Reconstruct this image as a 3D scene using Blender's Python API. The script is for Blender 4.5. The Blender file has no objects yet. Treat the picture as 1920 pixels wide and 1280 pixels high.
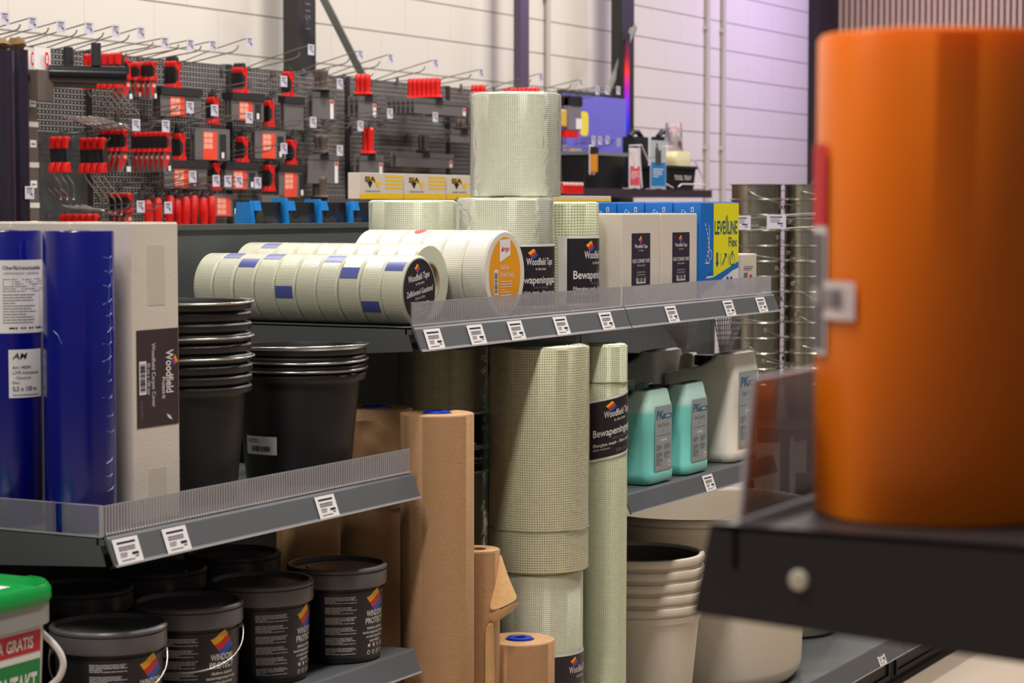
import bpy, math, random
from mathutils import Vector, Matrix
random.seed(7)
PI = math.pi
SC = bpy.context.scene
C = SC.collection

# ------------------------------------------------------------------ camera
FPX = 4150.0; TH = math.radians(27.92); PH = math.atan(250 / FPX); EYE = 1.555
Fw = Vector((math.cos(TH) * math.cos(PH), math.sin(TH) * math.cos(PH), -math.sin(PH)))
Rt = Vector((math.sin(TH), -math.cos(TH), 0))
Up = Rt.cross(Fw)
cam_d = bpy.data.cameras.new('camera'); cam = bpy.data.objects.new('camera', cam_d); C.objects.link(cam)
cam_d.sensor_width = 36; cam_d.lens = FPX / 1920 * 36
cam_d.clip_start = 0.05; cam_d.clip_end = 100
M3 = Matrix((Rt, Up, -Fw)).transposed()
cam.matrix_world = Matrix.Translation((0, 0, EYE)) @ M3.to_4x4()
cam_d.dof.use_dof = True; cam_d.dof.focus_distance = 5.2; cam_d.dof.aperture_fstop = 8.0
SC.camera = cam

def at(px, py, Y=None, X=None, Z=None):
    """the point of a world plane seen at a pixel of the 1920x1280 frame"""
    d = Fw + Rt * ((px - 960) / FPX) + Up * ((640 - py) / FPX)
    if Y is not None: t = Y / d.y
    elif X is not None: t = X / d.x
    else: t = (Z - EYE) / d.z
    return Vector((d.x * t, d.y * t, EYE + d.z * t))

# ------------------------------------------------------------------ world, lights, exposure
W = bpy.data.worlds.new('world'); SC.world = W; W.use_nodes = True
bg = W.node_tree.nodes['Background']; bg.inputs[0].default_value = (1.0, 0.93, 0.86, 1); bg.inputs[1].default_value = 0.14
SC.view_settings.view_transform = 'Standard'; SC.view_settings.look = 'None'
SC.view_settings.exposure = 0.0; SC.view_settings.gamma = 1; SC.view_settings.use_curve_mapping = False
SC.cycles.max_bounces = 7; SC.cycles.transparent_max_bounces = 16
SC.cycles.sample_clamp_indirect = 4

def area(name, loc, sx, sy, power, col=(1, .935, .87), rot=(0, 0, 0)):
    d = bpy.data.lights.new(name, 'AREA'); d.shape = 'RECTANGLE'; d.size = sx; d.size_y = sy
    d.energy = power; d.color = col
    o = bpy.data.objects.new(name, d); C.objects.link(o); o.location = loc; o.rotation_euler = rot
    return o
# rows of ceiling lamps above the aisles
for x in (0.9, 4.2, 7.8, 12.5):
    area('ceiling_lamp', (x, 1.45, 4.6), 1.5, .28, 118)
for x, w_ in ((5.5, 112), (9.0, 112), (12.5, 100), (16.0, 52)):
    area('ceiling_lamp', (x, 4.6, 4.8), 1.5, .28, w_)
area('ceiling_lamp', (0.0, 3.9, 4.6), 1.5, .28, 60)
area('purple_lamp', (16.6, 4.6, 3.9), .6, 1.2, 46, (.48, .34, 1.0), (math.radians(60), 0, 0))

# ------------------------------------------------------------------ materials
def lin(c):
    return tuple(((v / 255) / 12.92 if v / 255 <= .04045 else ((v / 255 + .055) / 1.055) ** 2.4) for v in c[:3]) + (1,)
MATS = {}
def mat(name, rgb, rough=.6, metal=0, noise=.06, scale=30, bump=0, bscale=200, coat=0, trans=0, spec=.5, subs=0):
    if name in MATS: return MATS[name]
    m = bpy.data.materials.new(name); m.use_nodes = True; MATS[name] = m
    nt = m.node_tree; b = nt.nodes['Principled BSDF']
    b.inputs['Roughness'].default_value = rough; b.inputs['Metallic'].default_value = metal
    b.inputs['Coat Weight'].default_value = coat; b.inputs['Coat Roughness'].default_value = .08
    b.inputs['Transmission Weight'].default_value = trans
    b.inputs['Specular IOR Level'].default_value = spec
    if subs:
        b.inputs['Subsurface Weight'].default_value = subs; b.inputs['Subsurface Radius'].default_value = (.03, .03, .03); b.inputs['Subsurface Scale'].default_value = .5
    tc = nt.nodes.new('ShaderNodeTexCoord')
    n = nt.nodes.new('ShaderNodeTexNoise'); n.inputs['Scale'].default_value = scale; n.inputs['Detail'].default_value = 4
    nt.links.new(tc.outputs['Object'], n.inputs['Vector'])
    mx = nt.nodes.new('ShaderNodeMix'); mx.data_type = 'RGBA'
    c = lin(rgb)
    mx.inputs[6].default_value = tuple(max(0, v * (1 - noise)) for v in c[:3]) + (1,)
    mx.inputs[7].default_value = tuple(min(1, v * (1 + noise)) for v in c[:3]) + (1,)
    nt.links.new(n.outputs['Fac'], mx.inputs[0]); nt.links.new(mx.outputs[2], b.inputs['Base Color'])
    if bump:
        n2 = nt.nodes.new('ShaderNodeTexNoise'); n2.inputs['Scale'].default_value = bscale; n2.inputs['Detail'].default_value = 3
        nt.links.new(tc.outputs['Object'], n2.inputs['Vector'])
        bp = nt.nodes.new('ShaderNodeBump'); bp.inputs['Strength'].default_value = bump; bp.inputs['Distance'].default_value = .004
        nt.links.new(n2.outputs['Fac'], bp.inputs['Height']); nt.links.new(bp.outputs[0], b.inputs['Normal'])
    return m

def nodes(m): return m.node_tree, m.node_tree.nodes['Principled BSDF']
def mth(nt, op, a, b=None, c=None):
    n = nt.nodes.new('ShaderNodeMath'); n.operation = op
    for i, v in enumerate((a, b, c)):
        if v is None: continue
        if isinstance(v, (int, float)): n.inputs[i].default_value = v
        else: nt.links.new(v, n.inputs[i])
    return n.outputs[0]
def cylcoords(nt, axis=2):
    tc = nt.nodes.new('ShaderNodeTexCoord'); s = nt.nodes.new('ShaderNodeSeparateXYZ'); nt.links.new(tc.outputs['Object'], s.inputs[0])
    return mth(nt, 'ARCTAN2', s.outputs[1], s.outputs[0]), s.outputs[2], tc
def mixc(nt, f, a, b):
    mx = nt.nodes.new('ShaderNodeMix'); mx.data_type = 'RGBA'
    for i, v in ((0, f), (6, a), (7, b)):
        if isinstance(v, tuple): mx.inputs[i].default_value = v
        elif isinstance(v, (int, float)): mx.inputs[i].default_value = v
        else: nt.links.new(v, mx.inputs[i])
    return mx.outputs[2]

def mesh_mat(name, R, pitch_u, pitch_v, thread, hole, rough=.45, holes=.42):
    """open fibreglass weave wound round an upright roll (axis z, radius R)"""
    m = mat(name, thread, rough, noise=.03, spec=.5)
    nt, b = nodes(m)
    ang, z, tc = cylcoords(nt)
    n = max(20, round(2 * PI * R / pitch_u))
    w = nt.nodes.new('ShaderNodeTexNoise'); w.inputs['Scale'].default_value = 14; nt.links.new(tc.outputs['Object'], w.inputs['Vector'])
    wob = mth(nt, 'MULTIPLY', mth(nt, 'SUBTRACT', w.outputs['Fac'], .5), 1.6)
    u = mth(nt, 'ABSOLUTE', mth(nt, 'SINE', mth(nt, 'ADD', mth(nt, 'MULTIPLY', ang, n / 2), wob)))
    v = mth(nt, 'ABSOLUTE', mth(nt, 'SINE', mth(nt, 'ADD', mth(nt, 'MULTIPLY', z, PI / pitch_v), wob)))
    # hole where both coordinates are far from a thread
    h = mth(nt, 'MULTIPLY', mth(nt, 'SMOOTH_MIN', u, v, .1), 1.0)
    mr = nt.nodes.new('ShaderNodeMapRange'); mr.inputs[1].default_value = holes; mr.inputs[2].default_value = holes + .25; nt.links.new(h, mr.inputs[0])
    n3 = nt.nodes.new('ShaderNodeTexNoise'); n3.inputs['Scale'].default_value = 60; nt.links.new(tc.outputs['Object'], n3.inputs['Vector'])
    f = mth(nt, 'MULTIPLY', mr.outputs[0], mth(nt, 'ADD', n3.outputs['Fac'], .45))
    col = mixc(nt, f, lin(thread), lin(hole))
    nt.links.new(col, b.inputs['Base Color'])
    bp = nt.nodes.new('ShaderNodeBump'); bp.inputs['Strength'].default_value = .5; bp.inputs['Distance'].default_value = .0015; bp.invert = True
    nt.links.new(mr.outputs[0], bp.inputs['Height']); nt.links.new(bp.outputs[0], b.inputs['Normal'])
    return m

def clear_mat(name, tint=(235, 235, 240), alpha=.2, rough=.12, bump=0, gloss=.25, bscale=25):
    if name in MATS: return MATS[name]
    m = bpy.data.materials.new(name); m.use_nodes = True; MATS[name] = m; nt = m.node_tree
    nt.nodes.remove(nt.nodes['Principled BSDF']); out = nt.nodes['Material Output']
    t = nt.nodes.new('ShaderNodeBsdfTransparent'); t.inputs[0].default_value = (.97, .97, .98, 1)
    p = nt.nodes.new('ShaderNodeBsdfPrincipled'); p.inputs['Base Color'].default_value = lin(tint); p.inputs['Roughness'].default_value = rough
    fr = nt.nodes.new('ShaderNodeFresnel'); fr.inputs[0].default_value = 1.45
    f = mth(nt, 'MINIMUM', mth(nt, 'ADD', mth(nt, 'MULTIPLY', fr.outputs[0], gloss * 2), alpha), 1.0)
    g = nt.nodes.new('ShaderNodeBsdfGlossy'); g.inputs['Roughness'].default_value = rough
    m1 = nt.nodes.new('ShaderNodeMixShader'); nt.links.new(t.outputs[0], m1.inputs[1]); nt.links.new(p.outputs[0], m1.inputs[2]); m1.inputs[0].default_value = alpha
    m2 = nt.nodes.new('ShaderNodeMixShader'); nt.links.new(mth(nt, 'MULTIPLY', fr.outputs[0], gloss * 3), m2.inputs[0])
    nt.links.new(m1.outputs[0], m2.inputs[1]); nt.links.new(g.outputs[0], m2.inputs[2]); nt.links.new(m2.outputs[0], out.inputs[0])
    if bump:
        tc = nt.nodes.new('ShaderNodeTexCoord'); n = nt.nodes.new('ShaderNodeTexNoise'); n.inputs['Scale'].default_value = bscale; n.inputs['Detail'].default_value = 3; n.inputs['Distortion'].default_value = 1.5
        nt.links.new(tc.outputs['Object'], n.inputs['Vector']); bp = nt.nodes.new('ShaderNodeBump'); bp.inputs['Strength'].default_value = bump; bp.inputs['Distance'].default_value = .01
        nt.links.new(n.outputs['Fac'], bp.inputs['Height']); nt.links.new(bp.outputs[0], g.inputs['Normal']); nt.links.new(bp.outputs[0], fr.inputs['Normal'])
    return m

def emis(name, rgb, s):
    m = bpy.data.materials.new(name); m.use_nodes = True; b = m.node_tree.nodes['Principled BSDF']
    b.inputs['Base Color'].default_value = (0, 0, 0, 1); b.inputs['Emission Color'].default_value = lin(rgb); b.inputs['Emission Strength'].default_value = s
    return m

STEEL = mat('powder_coated_steel', (76, 79, 80), .5, noise=.04, bump=.15, bscale=600)
STRIP = mat('price_strip_grey', (94, 95, 100), .35, noise=.03)
BACKP = mat('back_panel_grey', (70, 74, 75), .55, noise=.03, bump=.1, bscale=500)
DARK = mat('black_steel', (30, 29, 31), .5)
BLACK = mat('black_plastic', (29, 27, 28), .42, noise=.08, bump=.08, bscale=300)
BLACK2 = mat('satin_black_plastic', (94, 90, 94), .34, noise=.06)
WIRE = mat('zinc_wire', (190, 188, 182), .25, 1, noise=.02)
HOOKM = mat('hook_wire', (150, 150, 148), .3, .9, noise=.02)
RED = mat('red_plastic', (222, 30, 26), .35, noise=.05)
GRIP = mat('black_rubber_grip', (28, 27, 30), .6)
WHITE = mat('white_paper', (232, 228, 228), .6, noise=.02)
LILAC = mat('price_card', (208, 204, 222), .5, noise=.02)
INK = mat('black_ink', (30, 26, 32), .5, noise=0)
GREYINK = mat('grey_ink', (120, 116, 122), .5, noise=0)
LABELBLK = mat('label_black', (38, 33, 40), .38, noise=.04)
LABELWH = mat('label_white_print', (226, 222, 220), .5, noise=0)
YEL = mat('flame_yellow', (244, 176, 28), .5, noise=0); REDL = mat('flame_red', (214, 44, 42), .5, noise=0); BLUL = mat('flame_blue', (44, 82, 178), .5, noise=0)
KRAFT = mat('kraft_paper', (188, 146, 106), .75, noise=.10, scale=45, bump=.25, bscale=260)
KRAFTE = mat('kraft_roll_end', (202, 160, 116), .8, noise=.12, scale=160)
CORE = mat('blue_core_plug', (24, 66, 190), .4)
WBOX = mat('white_cardboard', (214, 204, 192), .7, noise=.04, bump=.1, bscale=200)
BROWNB = mat('dark_label_brown', (58, 42, 46), .5, noise=.03)
NAVY = mat('navy_label', (42, 30, 58), .45, noise=.03)
GREENL = mat('green_lid', (0, 150, 64), .35, noise=.04)

# ------------------------------------------------------------------ mesh builder
class MB:
    def __init__(s): s.v = []; s.f = []; s.m = []
    def add(s, verts, faces, mi=0, T=None):
        k = len(s.v)
        s.v += [tuple(T @ Vector(p)) if T is not None else tuple(p) for p in verts]
        s.f += [tuple(i + k for i in f) for f in faces]; s.m += [mi] * len(faces)
        return s
    def box(s, x0, x1, y0, y1, z0, z1, mi=0, T=None):
        v = [(x, y, z) for x in (x0, x1) for y in (y0, y1) for z in (z0, z1)]
        f = [(0, 1, 3, 2), (4, 6, 7, 5), (0, 4, 5, 1), (2, 3, 7, 6), (0, 2, 6, 4), (1, 5, 7, 3)]
        return s.add(v, f, mi, T)
    def rbox(s, x0, x1, y0, y1, z0, z1, r=.003, mi=0, T=None, seg=3):
        # box with rounded upright edges and small chamfers top and bottom
        pts = []
        for cx, cy, a0 in ((x1 - r, y1 - r, 0), (x0 + r, y1 - r, 90), (x0 + r, y0 + r, 180), (x1 - r, y0 + r, 270)):
            for i in range(seg + 1):
                a = math.radians(a0 + 90 * i / seg); pts.append((cx, cy, math.cos(a), math.sin(a)))
        c = r * .5; rings = []
        for z, q in ((z0, r - c), (z0 + c, r), (z1 - c, r), (z1, r - c)):
            rings.append([(p[0] + p[2] * q, p[1] + p[3] * q, z) for p in pts])
        return s.loft(rings, mi, T)
    def loft(s, rings, mi=0, T=None, cap=True, closed=True):
        n = len(rings[0]); v = [p for r in rings for p in r]; f = []
        for k in range(len(rings) - 1):
            for i in range(n if closed else n - 1):
                j = (i + 1) % n; f.append((k * n + i, k * n + j, (k + 1) * n + j, (k + 1) * n + i))
        if cap: f.append(tuple(range(n - 1, -1, -1))); f.append(tuple((len(rings) - 1) * n + i for i in range(n)))
        return s.add(v, f, mi, T)
    def lathe(s, prof, n=48, mi=0, T=None, wob=0, sx=1, sy=1, a0=0, a1=2 * PI):
        full = abs(a1 - a0 - 2 * PI) < 1e-6; v = []; f = []
        m = n if full else n + 1
        for k, (r, z) in enumerate(prof):
            for i in range(m):
                a = a0 + (a1 - a0) * i / n
                w = wob * (math.sin(3 * a + k) + .6 * math.sin(7 * a + 2.1 * k)) if wob else 0
                v.append(((r + w) * math.cos(a) * sx, (r + w) * math.sin(a) * sy, z + w * .6))
        for k in range(len(prof) - 1):
            for i in range(n):
                j = (i + 1) % m if full else i + 1
                if prof[k][0] == 0 and prof[k + 1][0] == 0: continue
                f.append((k * m + i, k * m + j, (k + 1) * m + j, (k + 1) * m + i))
        mis = mi
        if isinstance(mi, list):
            for k in range(len(prof) - 1):
                pass
            k0 = len(s.v); s.v += [tuple(T @ Vector(p)) if T is not None else p for p in v]
            for q, ff in enumerate(f): s.f.append(tuple(i + k0 for i in ff)); s.m.append(mi[q // n])
            return s
        return s.add(v, f, mis, T)
    def tube(s, pts, r=.002, n=8, mi=0, T=None):
        pts = [Vector(p) for p in pts]; rings = []; up = Vector((0.13, .27, .95))
        for i, p in enumerate(pts):
            d = (pts[min(i + 1, len(pts) - 1)] - pts[max(i - 1, 0)]).normalized()
            if i == 0:
                a = d.cross(up if abs(d.dot(up)) < .95 else Vector((1, 0, 0))).normalized()
            else:
                a = (a - d * a.dot(d)).normalized()
            b = d.cross(a); rr = r[i] if isinstance(r, (list, tuple)) else r
            rings.append([p + a * (rr * math.cos(2 * PI * k / n)) + b * (rr * math.sin(2 * PI * k / n)) for k in range(n)])
        return s.loft(rings, mi, T)
    def prism(s, pts, y0, y1, mi=0, T=None):
        """polygon in x,z extruded along y"""
        n = len(pts); v = [(x, y0, z) for x, z in pts] + [(x, y1, z) for x, z in pts]
        f = [tuple(range(n)), tuple(range(2 * n - 1, n - 1, -1))] + [(i, i + n, (i + 1) % n + n, (i + 1) % n) for i in range(n)]
        return s.add(v, f, mi, T)
    def build(s, name, mats, parent=None, smooth=35, kind=None, bevel=0):
        me = bpy.data.meshes.new(name); me.from_pydata(s.v, [], s.f)
        if not isinstance(mats, (list, tuple)): mats = [mats]
        for m in mats: me.materials.append(m)
        me.polygons.foreach_set('material_index', s.m)
        me.update(); me.validate()
        if smooth:
            me.shade_smooth(); me.set_sharp_from_angle(angle=math.radians(smooth))
        o = bpy.data.objects.new(name, me); C.objects.link(o)
        if bevel:
            b = o.modifiers.new('bevel', 'BEVEL'); b.width = bevel; b.segments = 3; b.limit_method = 'ANGLE'
            o.modifiers.new('wn', 'WEIGHTED_NORMAL')
        if parent: o.parent = parent
        if kind: o['kind'] = kind
        return o

def tag(o, label, cat, group=None, kind=None):
    o['label'] = label; o['category'] = cat
    if group: o['group'] = group
    if kind: o['kind'] = kind
    return o
def thing(name, label, cat, loc=(0, 0, 0), rot=(0, 0, 0), group=None):
    o = bpy.data.objects.new(name, None); C.objects.link(o); o.location = loc
    o.rotation_euler = rot if isinstance(rot, tuple) else (0, 0, rot); o.empty_display_size = .05
    return tag(o, label, cat, group)
def dup(root, loc, rot=None, label=None, group=None, scale=None):
    r = root.copy(); C.objects.link(r); r.location = loc
    if rot is not None: r.rotation_euler = rot if isinstance(rot, tuple) else (0, 0, rot)
    if label: r['label'] = label
    if group: r['group'] = group
    if scale: r.scale = scale
    for ch in list(root.children):
        c = ch.copy(); C.objects.link(c); c.parent = r
        for g in list(ch.children):
            d = g.copy(); C.objects.link(d); d.parent = c
    return r
ORD = ['first', 'second', 'third', 'fourth', 'fifth', 'sixth', 'seventh', 'eighth', 'ninth', 'tenth', 'eleventh', 'twelfth', 'thirteenth', 'fourteenth', 'fifteenth', 'sixteenth', 'seventeenth', 'eighteenth', 'nineteenth', 'twentieth', 'twenty-first', 'twenty-second', 'twenty-third', 'twenty-fourth']

# ------------------------------------------------------------------ printed labels
_tx = {}
def text_geo(s, bold=0):
    k = (s, bold)
    if k in _tx: return _tx[k]
    cu = bpy.data.curves.new('t', 'FONT'); cu.body = s; cu.size = 1; cu.resolution_u = 3; cu.offset = bold * .012
    o = bpy.data.objects.new('t', cu); C.objects.link(o)
    me = bpy.data.meshes.new_from_object(o)
    vs = [(v.co.x, v.co.y) for v in me.vertices]; fs = [tuple(p.vertices) for p in me.polygons]
    bpy.data.objects.remove(o); bpy.data.meshes.remove(me); bpy.data.curves.remove(cu)
    xs = [v[0] for v in vs] or [0]; x0 = min(xs); w = max(xs) - x0
    _tx[k] = ([(x - x0, y) for x, y in vs], fs, w); return _tx[k]

class Flat:
    """flat artwork in metres (u right, v up), wrapped on a surface by a mapping"""
    def __init__(s): s.v = []; s.f = []; s.m = []
    def _add(s, vs, fs, mi, ly):
        k = len(s.v); s.v += [(x, y, ly) for x, y in vs]; s.f += [tuple(i + k for i in f) for f in fs]; s.m += [mi] * len(fs)
    def rect(s, x0, y0, x1, y1, mi, ly=1, nx=1):
        vs = []; fs = []
        for i in range(nx + 1):
            x = x0 + (x1 - x0) * i / nx; vs += [(x, y0), (x, y1)]
        for i in range(nx): fs.append((2 * i, 2 * i + 2, 2 * i + 3, 2 * i + 1))
        s._add(vs, fs, mi, ly)
    def poly(s, pts, mi, ly=2): s._add(pts, [tuple(range(len(pts)))], mi, ly)
    def disc(s, cx, cy, rx, ry, mi, ly=2, n=20): s.poly([(cx + rx * math.cos(2 * PI * i / n), cy + ry * math.sin(2 * PI * i / n)) for i in range(n)], mi, ly)
    def text(s, t, x, y, h, mi, al='L', bold=0, w=None, slant=0, ly=3, rot=0):
        vs, fs, tw = text_geo(t, bold); k = h / .72; sx = k if w is None else w / max(tw, 1e-6); W_ = tw * sx
        ox = {'L': 0, 'C': -W_ / 2, 'R': -W_}[al]; c, n_ = math.cos(rot), math.sin(rot); out = []
        for a, b in vs:
            px_, py_ = a * sx + b * k * slant + ox, b * k
            out.append((x + px_ * c - py_ * n_, y + px_ * n_ + py_ * c))
        s._add(out, fs, mi, ly)
    def lines(s, x, y, w, h, n, mi, fill=.45, ly=3, rnd=None):
        rnd = rnd or random.Random(int(x * 1e4) + n); p = h / n
        for i in range(n):
            yy = y - i * p; ww = w * (rnd.uniform(.82, 1) if i % 4 != 3 else rnd.uniform(.3, .7)); xx = x
            while xx < x + ww:
                q = min(rnd.uniform(.05, .2) * w, x + ww - xx); s.rect(xx, yy - p * fill, xx + q * .88, yy, mi, ly); xx += q
    def barcode(s, x, y, w, h, paper, ink, ly=3, vert=False):
        s.rect(x, y, x + w, y + h, paper, ly); rnd = random.Random(3); t = .08; L = h if vert else w
        while t < .92:
            q = rnd.choice((.012, .02, .035)); a, b = t * L, (t + q) * L
            if vert: s.rect(x + w * .12, y + a, x + w * .85, y + b, ink, ly + 1)
            else: s.rect(x + a, y + h * .22, x + b, y + h * .9, ink, ly + 1)
            t += q + rnd.choice((.012, .02, .03))
    def flame(s, x, y, k, mi3, ly=3, rot=0):
        # wavy flag of three stripes set on a corner: yellow, red, blue
        c, n_ = math.cos(rot), math.sin(rot)
        for i in range(3):
            vs = []
            for j in range(9):
                for sgn in (0, 1):
                    t = j / 8; d = (i + sgn) / 3 - .5; w = .035 * math.sin(2 * PI * t)
                    ux = (t - .5) * .86 + d * .62 + w * .3; uy = (t - .5) * .42 - d * .86 - w
                    vs.append((x + k * (ux * c - uy * n_), y + k * (ux * n_ + uy * c)))
            s._add(vs, [(2 * j, 2 * j + 2, 2 * j + 3, 2 * j + 1) for j in range(8)], mi3[i], ly)
    def build(s, name, mats, fn, parent, lift=.0003, label=None):
        me = bpy.data.meshes.new(name); me.from_pydata([tuple(fn(u, v, ly * lift)) for u, v, ly in s.v], [], s.f)
        for m in mats: me.materials.append(m)
        me.polygons.foreach_set('material_index', s.m); me.update()
        o = bpy.data.objects.new(name, me); C.objects.link(o); o.parent = parent
        if label: o['label'] = label
        return o
def plane_map(o, u, v):
    o, u, v = Vector(o), Vector(u).normalized(), Vector(v).normalized(); n = u.cross(v)
    return lambda a, b, l: o + u * a + v * b + n * l
def cyl_map(R, a0, z0=0, R1=None, h=1, c=(0, 0)):
    """u runs anticlockwise seen from above from angle a0; the radius may change to R1 over h"""
    def fn(a, b, l):
        r = R + ((R1 - R) * (b + z0) / h if R1 is not None else 0); t = a0 + a / R
        return Vector((c[0] + (r + l) * math.cos(t), c[1] + (r + l) * math.sin(t), z0 + b))
    return fn
LM = [LABELBLK, LABELWH, YEL, REDL, BLUL, WHITE, INK, GREYINK]   # common label palette
FL = (2, 3, 4)
def toward(x, y): return math.atan2(-y, -x)      # the angle from a point back to the camera's side

# ------------------------------------------------------------------ setting
YF = 2.294; YB = 2.90; BX = [1.89, 2.893, 3.896, 4.917, 5.922, 6.93, 7.93, 8.93]
def structure(mb, name, mats, smooth=0):
    o = mb.build(name, mats, smooth=smooth); o['kind'] = 'structure'; return o
fm = mat('beige_floor', (172, 156, 138), .35, noise=.08, scale=3)
structure(MB().box(-4, 20, -4, 8, -.1, 0), 'floor', fm)
wm = mat('painted_block_wall', (228, 221, 212), .7, noise=.02, bump=.15, bscale=150)
nt, b = nodes(wm)
tc = nt.nodes.new('ShaderNodeTexCoord'); mp = nt.nodes.new('ShaderNodeMapping'); mp.inputs['Rotation'].default_value = (math.radians(90), 0, 0)
sp = nt.nodes.new('ShaderNodeSeparateXYZ'); cb = nt.nodes.new('ShaderNodeCombineXYZ'); nt.links.new(tc.outputs['Object'], sp.inputs[0])
nt.links.new(sp.outputs[0], cb.inputs[0]); nt.links.new(mth(nt, 'SUBTRACT', sp.outputs[2], .1954), cb.inputs[1])
def brick(mort, w):
    br = nt.nodes.new('ShaderNodeTexBrick'); nt.links.new(cb.outputs[0], br.inputs['Vector'])
    br.inputs['Scale'].default_value = 1; br.inputs['Brick Width'].default_value = w; br.inputs['Row Height'].default_value = .2146
    br.inputs['Mortar Size'].default_value = mort; br.inputs['Mortar Smooth'].default_value = .2
    return br
hz = brick(.0045, 400); vt = brick(.0030, .53)
cc = mixc(nt, vt.outputs['Fac'], lin((229, 222, 213)), lin((210, 202, 193)))
cc = mixc(nt, hz.outputs['Fac'], cc, lin((140, 130, 122)))
nt.links.new(cc, b.inputs['Base Color'])
structure(MB().box(-4, 17.8, 6.6, 6.8, 0, 5.2), 'wall_back', wm)
dw = mat('dark_wall', (34, 28, 34), .7)
structure(MB().box(18.3, 18.5, -4, 6.9, 0, 5.2), 'wall_right', dw)
sl = MB(); y = 6.6
while y > 1.5:
    sl.box(18.26, 18.3, y - .032, y, 2.2, 5.2); y -= .052
structure(sl, 'trim_1', mat('oak_slat', (186, 160, 132), .6, noise=.15))
structure(MB().box(17.8, 18.3, 6.5, 6.8, 0, 5.2), 'trim_2', mat('dark_corner_post', (30, 20, 28), .6))
# conduits on the wall
gp = mat('wall_conduit', (196, 188, 184), .5)
for i, px in enumerate((1027, 1326, 1356)):
    p = at(px, 300, Y=6.575)
    o = MB().lathe([(.018, 0), (.018, 5)], 12).box(-.03, .03, -.01, .03, 2.0, 2.03).box(-.03, .03, -.01, .03, 2.9, 2.93).build('wall_conduit', gp)
    o.location = (p.x, p.y, 0)
    tag(o, ['pale vertical conduit on the wall between two dark steel columns', 'left of the two pale vertical conduits on the lilac-lit block wall', 'right of the two pale vertical conduits on the lilac-lit block wall'][i], 'pipe', 'conduits on the block wall')
# steel columns
cm = mat('column_steel', (44, 41, 41), .5, noise=.1, scale=8)
def column(pl, pr, dep, label, m, writing=None):
    xr = at(pr, 60, Y=6.44 - dep).x; xl = at(pl, 60, Y=6.44).x; w = (xr - xl) / 2
    t = thing('steel_column', label, 'column', ((xl + xr) / 2, 6.44 - dep / 2, 0)); d = dep / 2
    h = MB().box(-w, w, -d, -d + .012, 0, 5.2).box(-w, w, d - .012, d, 0, 5.2).box(-w, -w + .3 * w, -d + .012, d - .012, 0, 5.2).box(w - .3 * w, w, -d + .012, d - .012, 0, 5.2)
    h.build('steel_section', m, t, smooth=0)
    if writing:
        f = Flat(); f.text(writing, 0, 0, .05, 0, rot=-PI / 2)
        f.build('chalk_marking', [GREYINK], plane_map((-w * .2, -d, 2.66), (1, 0, 0), (0, 0, 1)), t, .001)
column(531, 592, .09, 'broad dark grey steel column behind the pegboard, chalk writing near the top', cm, '2115-1')
column(963, 992, .05, 'narrow purple-lit steel column above the topmost mesh roll', mat('column_purple', (86, 74, 98), .5))
column(1146, 1189, .08, 'near-black steel column beside the red and blue light strip', mat('column_black', (40, 37, 36), .5))
gm = mat('galvanised_brace', (150, 152, 148), .4, .0)
def brace(p, q, label, w=.035):
    p, q = Vector(p), Vector(q); d = (q - p); L = d.length; o = MB().box(-w, w, -.004, .004, 0, L).box(-w, -w + .005, -.004, .04, 0, L).build('diagonal_brace', gm, smooth=0)
    o.location = p; o.rotation_euler = d.to_track_quat('Z', 'Y').to_euler(); tag(o, label, 'brace', 'diagonal braces')
brace(at(684, 150, Y=6.2), at(598, -20, Y=6.2), 'grey steel brace slanting up leftwards to the broad column', .024)
brace(at(1139, 175, Y=6.25), at(1188, 52, Y=6.25), 'pale steel brace slanting up rightwards onto the near-black column', .024)
# ------------------------------------------------------------------ gondola frame, back panels, shelves
CLEAR = clear_mat('clear_plastic_sheet', (222, 220, 226), .15, .1, gloss=.2)
RIB = clear_mat('clear_plastic_rib', (238, 234, 240), .36, .15)
STUD = mat('pale_stud', (225, 220, 222), .3)
TOPZ = 1.519
t = thing('gondola_frame', 'dark grey sheet-metal back panels and uprights carrying the shelves', 'shelving unit', (4.4, YB, 0))
for i in range(5):
    x0, x1 = BX[i] - 4.4, BX[i + 1] - 4.4
    m = MB()
    for z0, z1 in ((.16, .56), (.562, .96), (.962, 1.24), (1.242, TOPZ - .012)):
        m.box(x0 + .012, x1 - .012, .002, .022, z0, z1)
    m.box(x0 + .004, x1 - .004, -.004, .028, TOPZ - .012, TOPZ)
    m.build('back_panel', BACKP, t, smooth=0)
for i in range(8):
    x = BX[i] - 4.4
    zt = TOPZ - .014 if i < 6 else .70
    m = MB().box(x - .011, x + .011, 0, .03, 0, zt)
    m.build('upright', STEEL, t, smooth=0)

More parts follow.
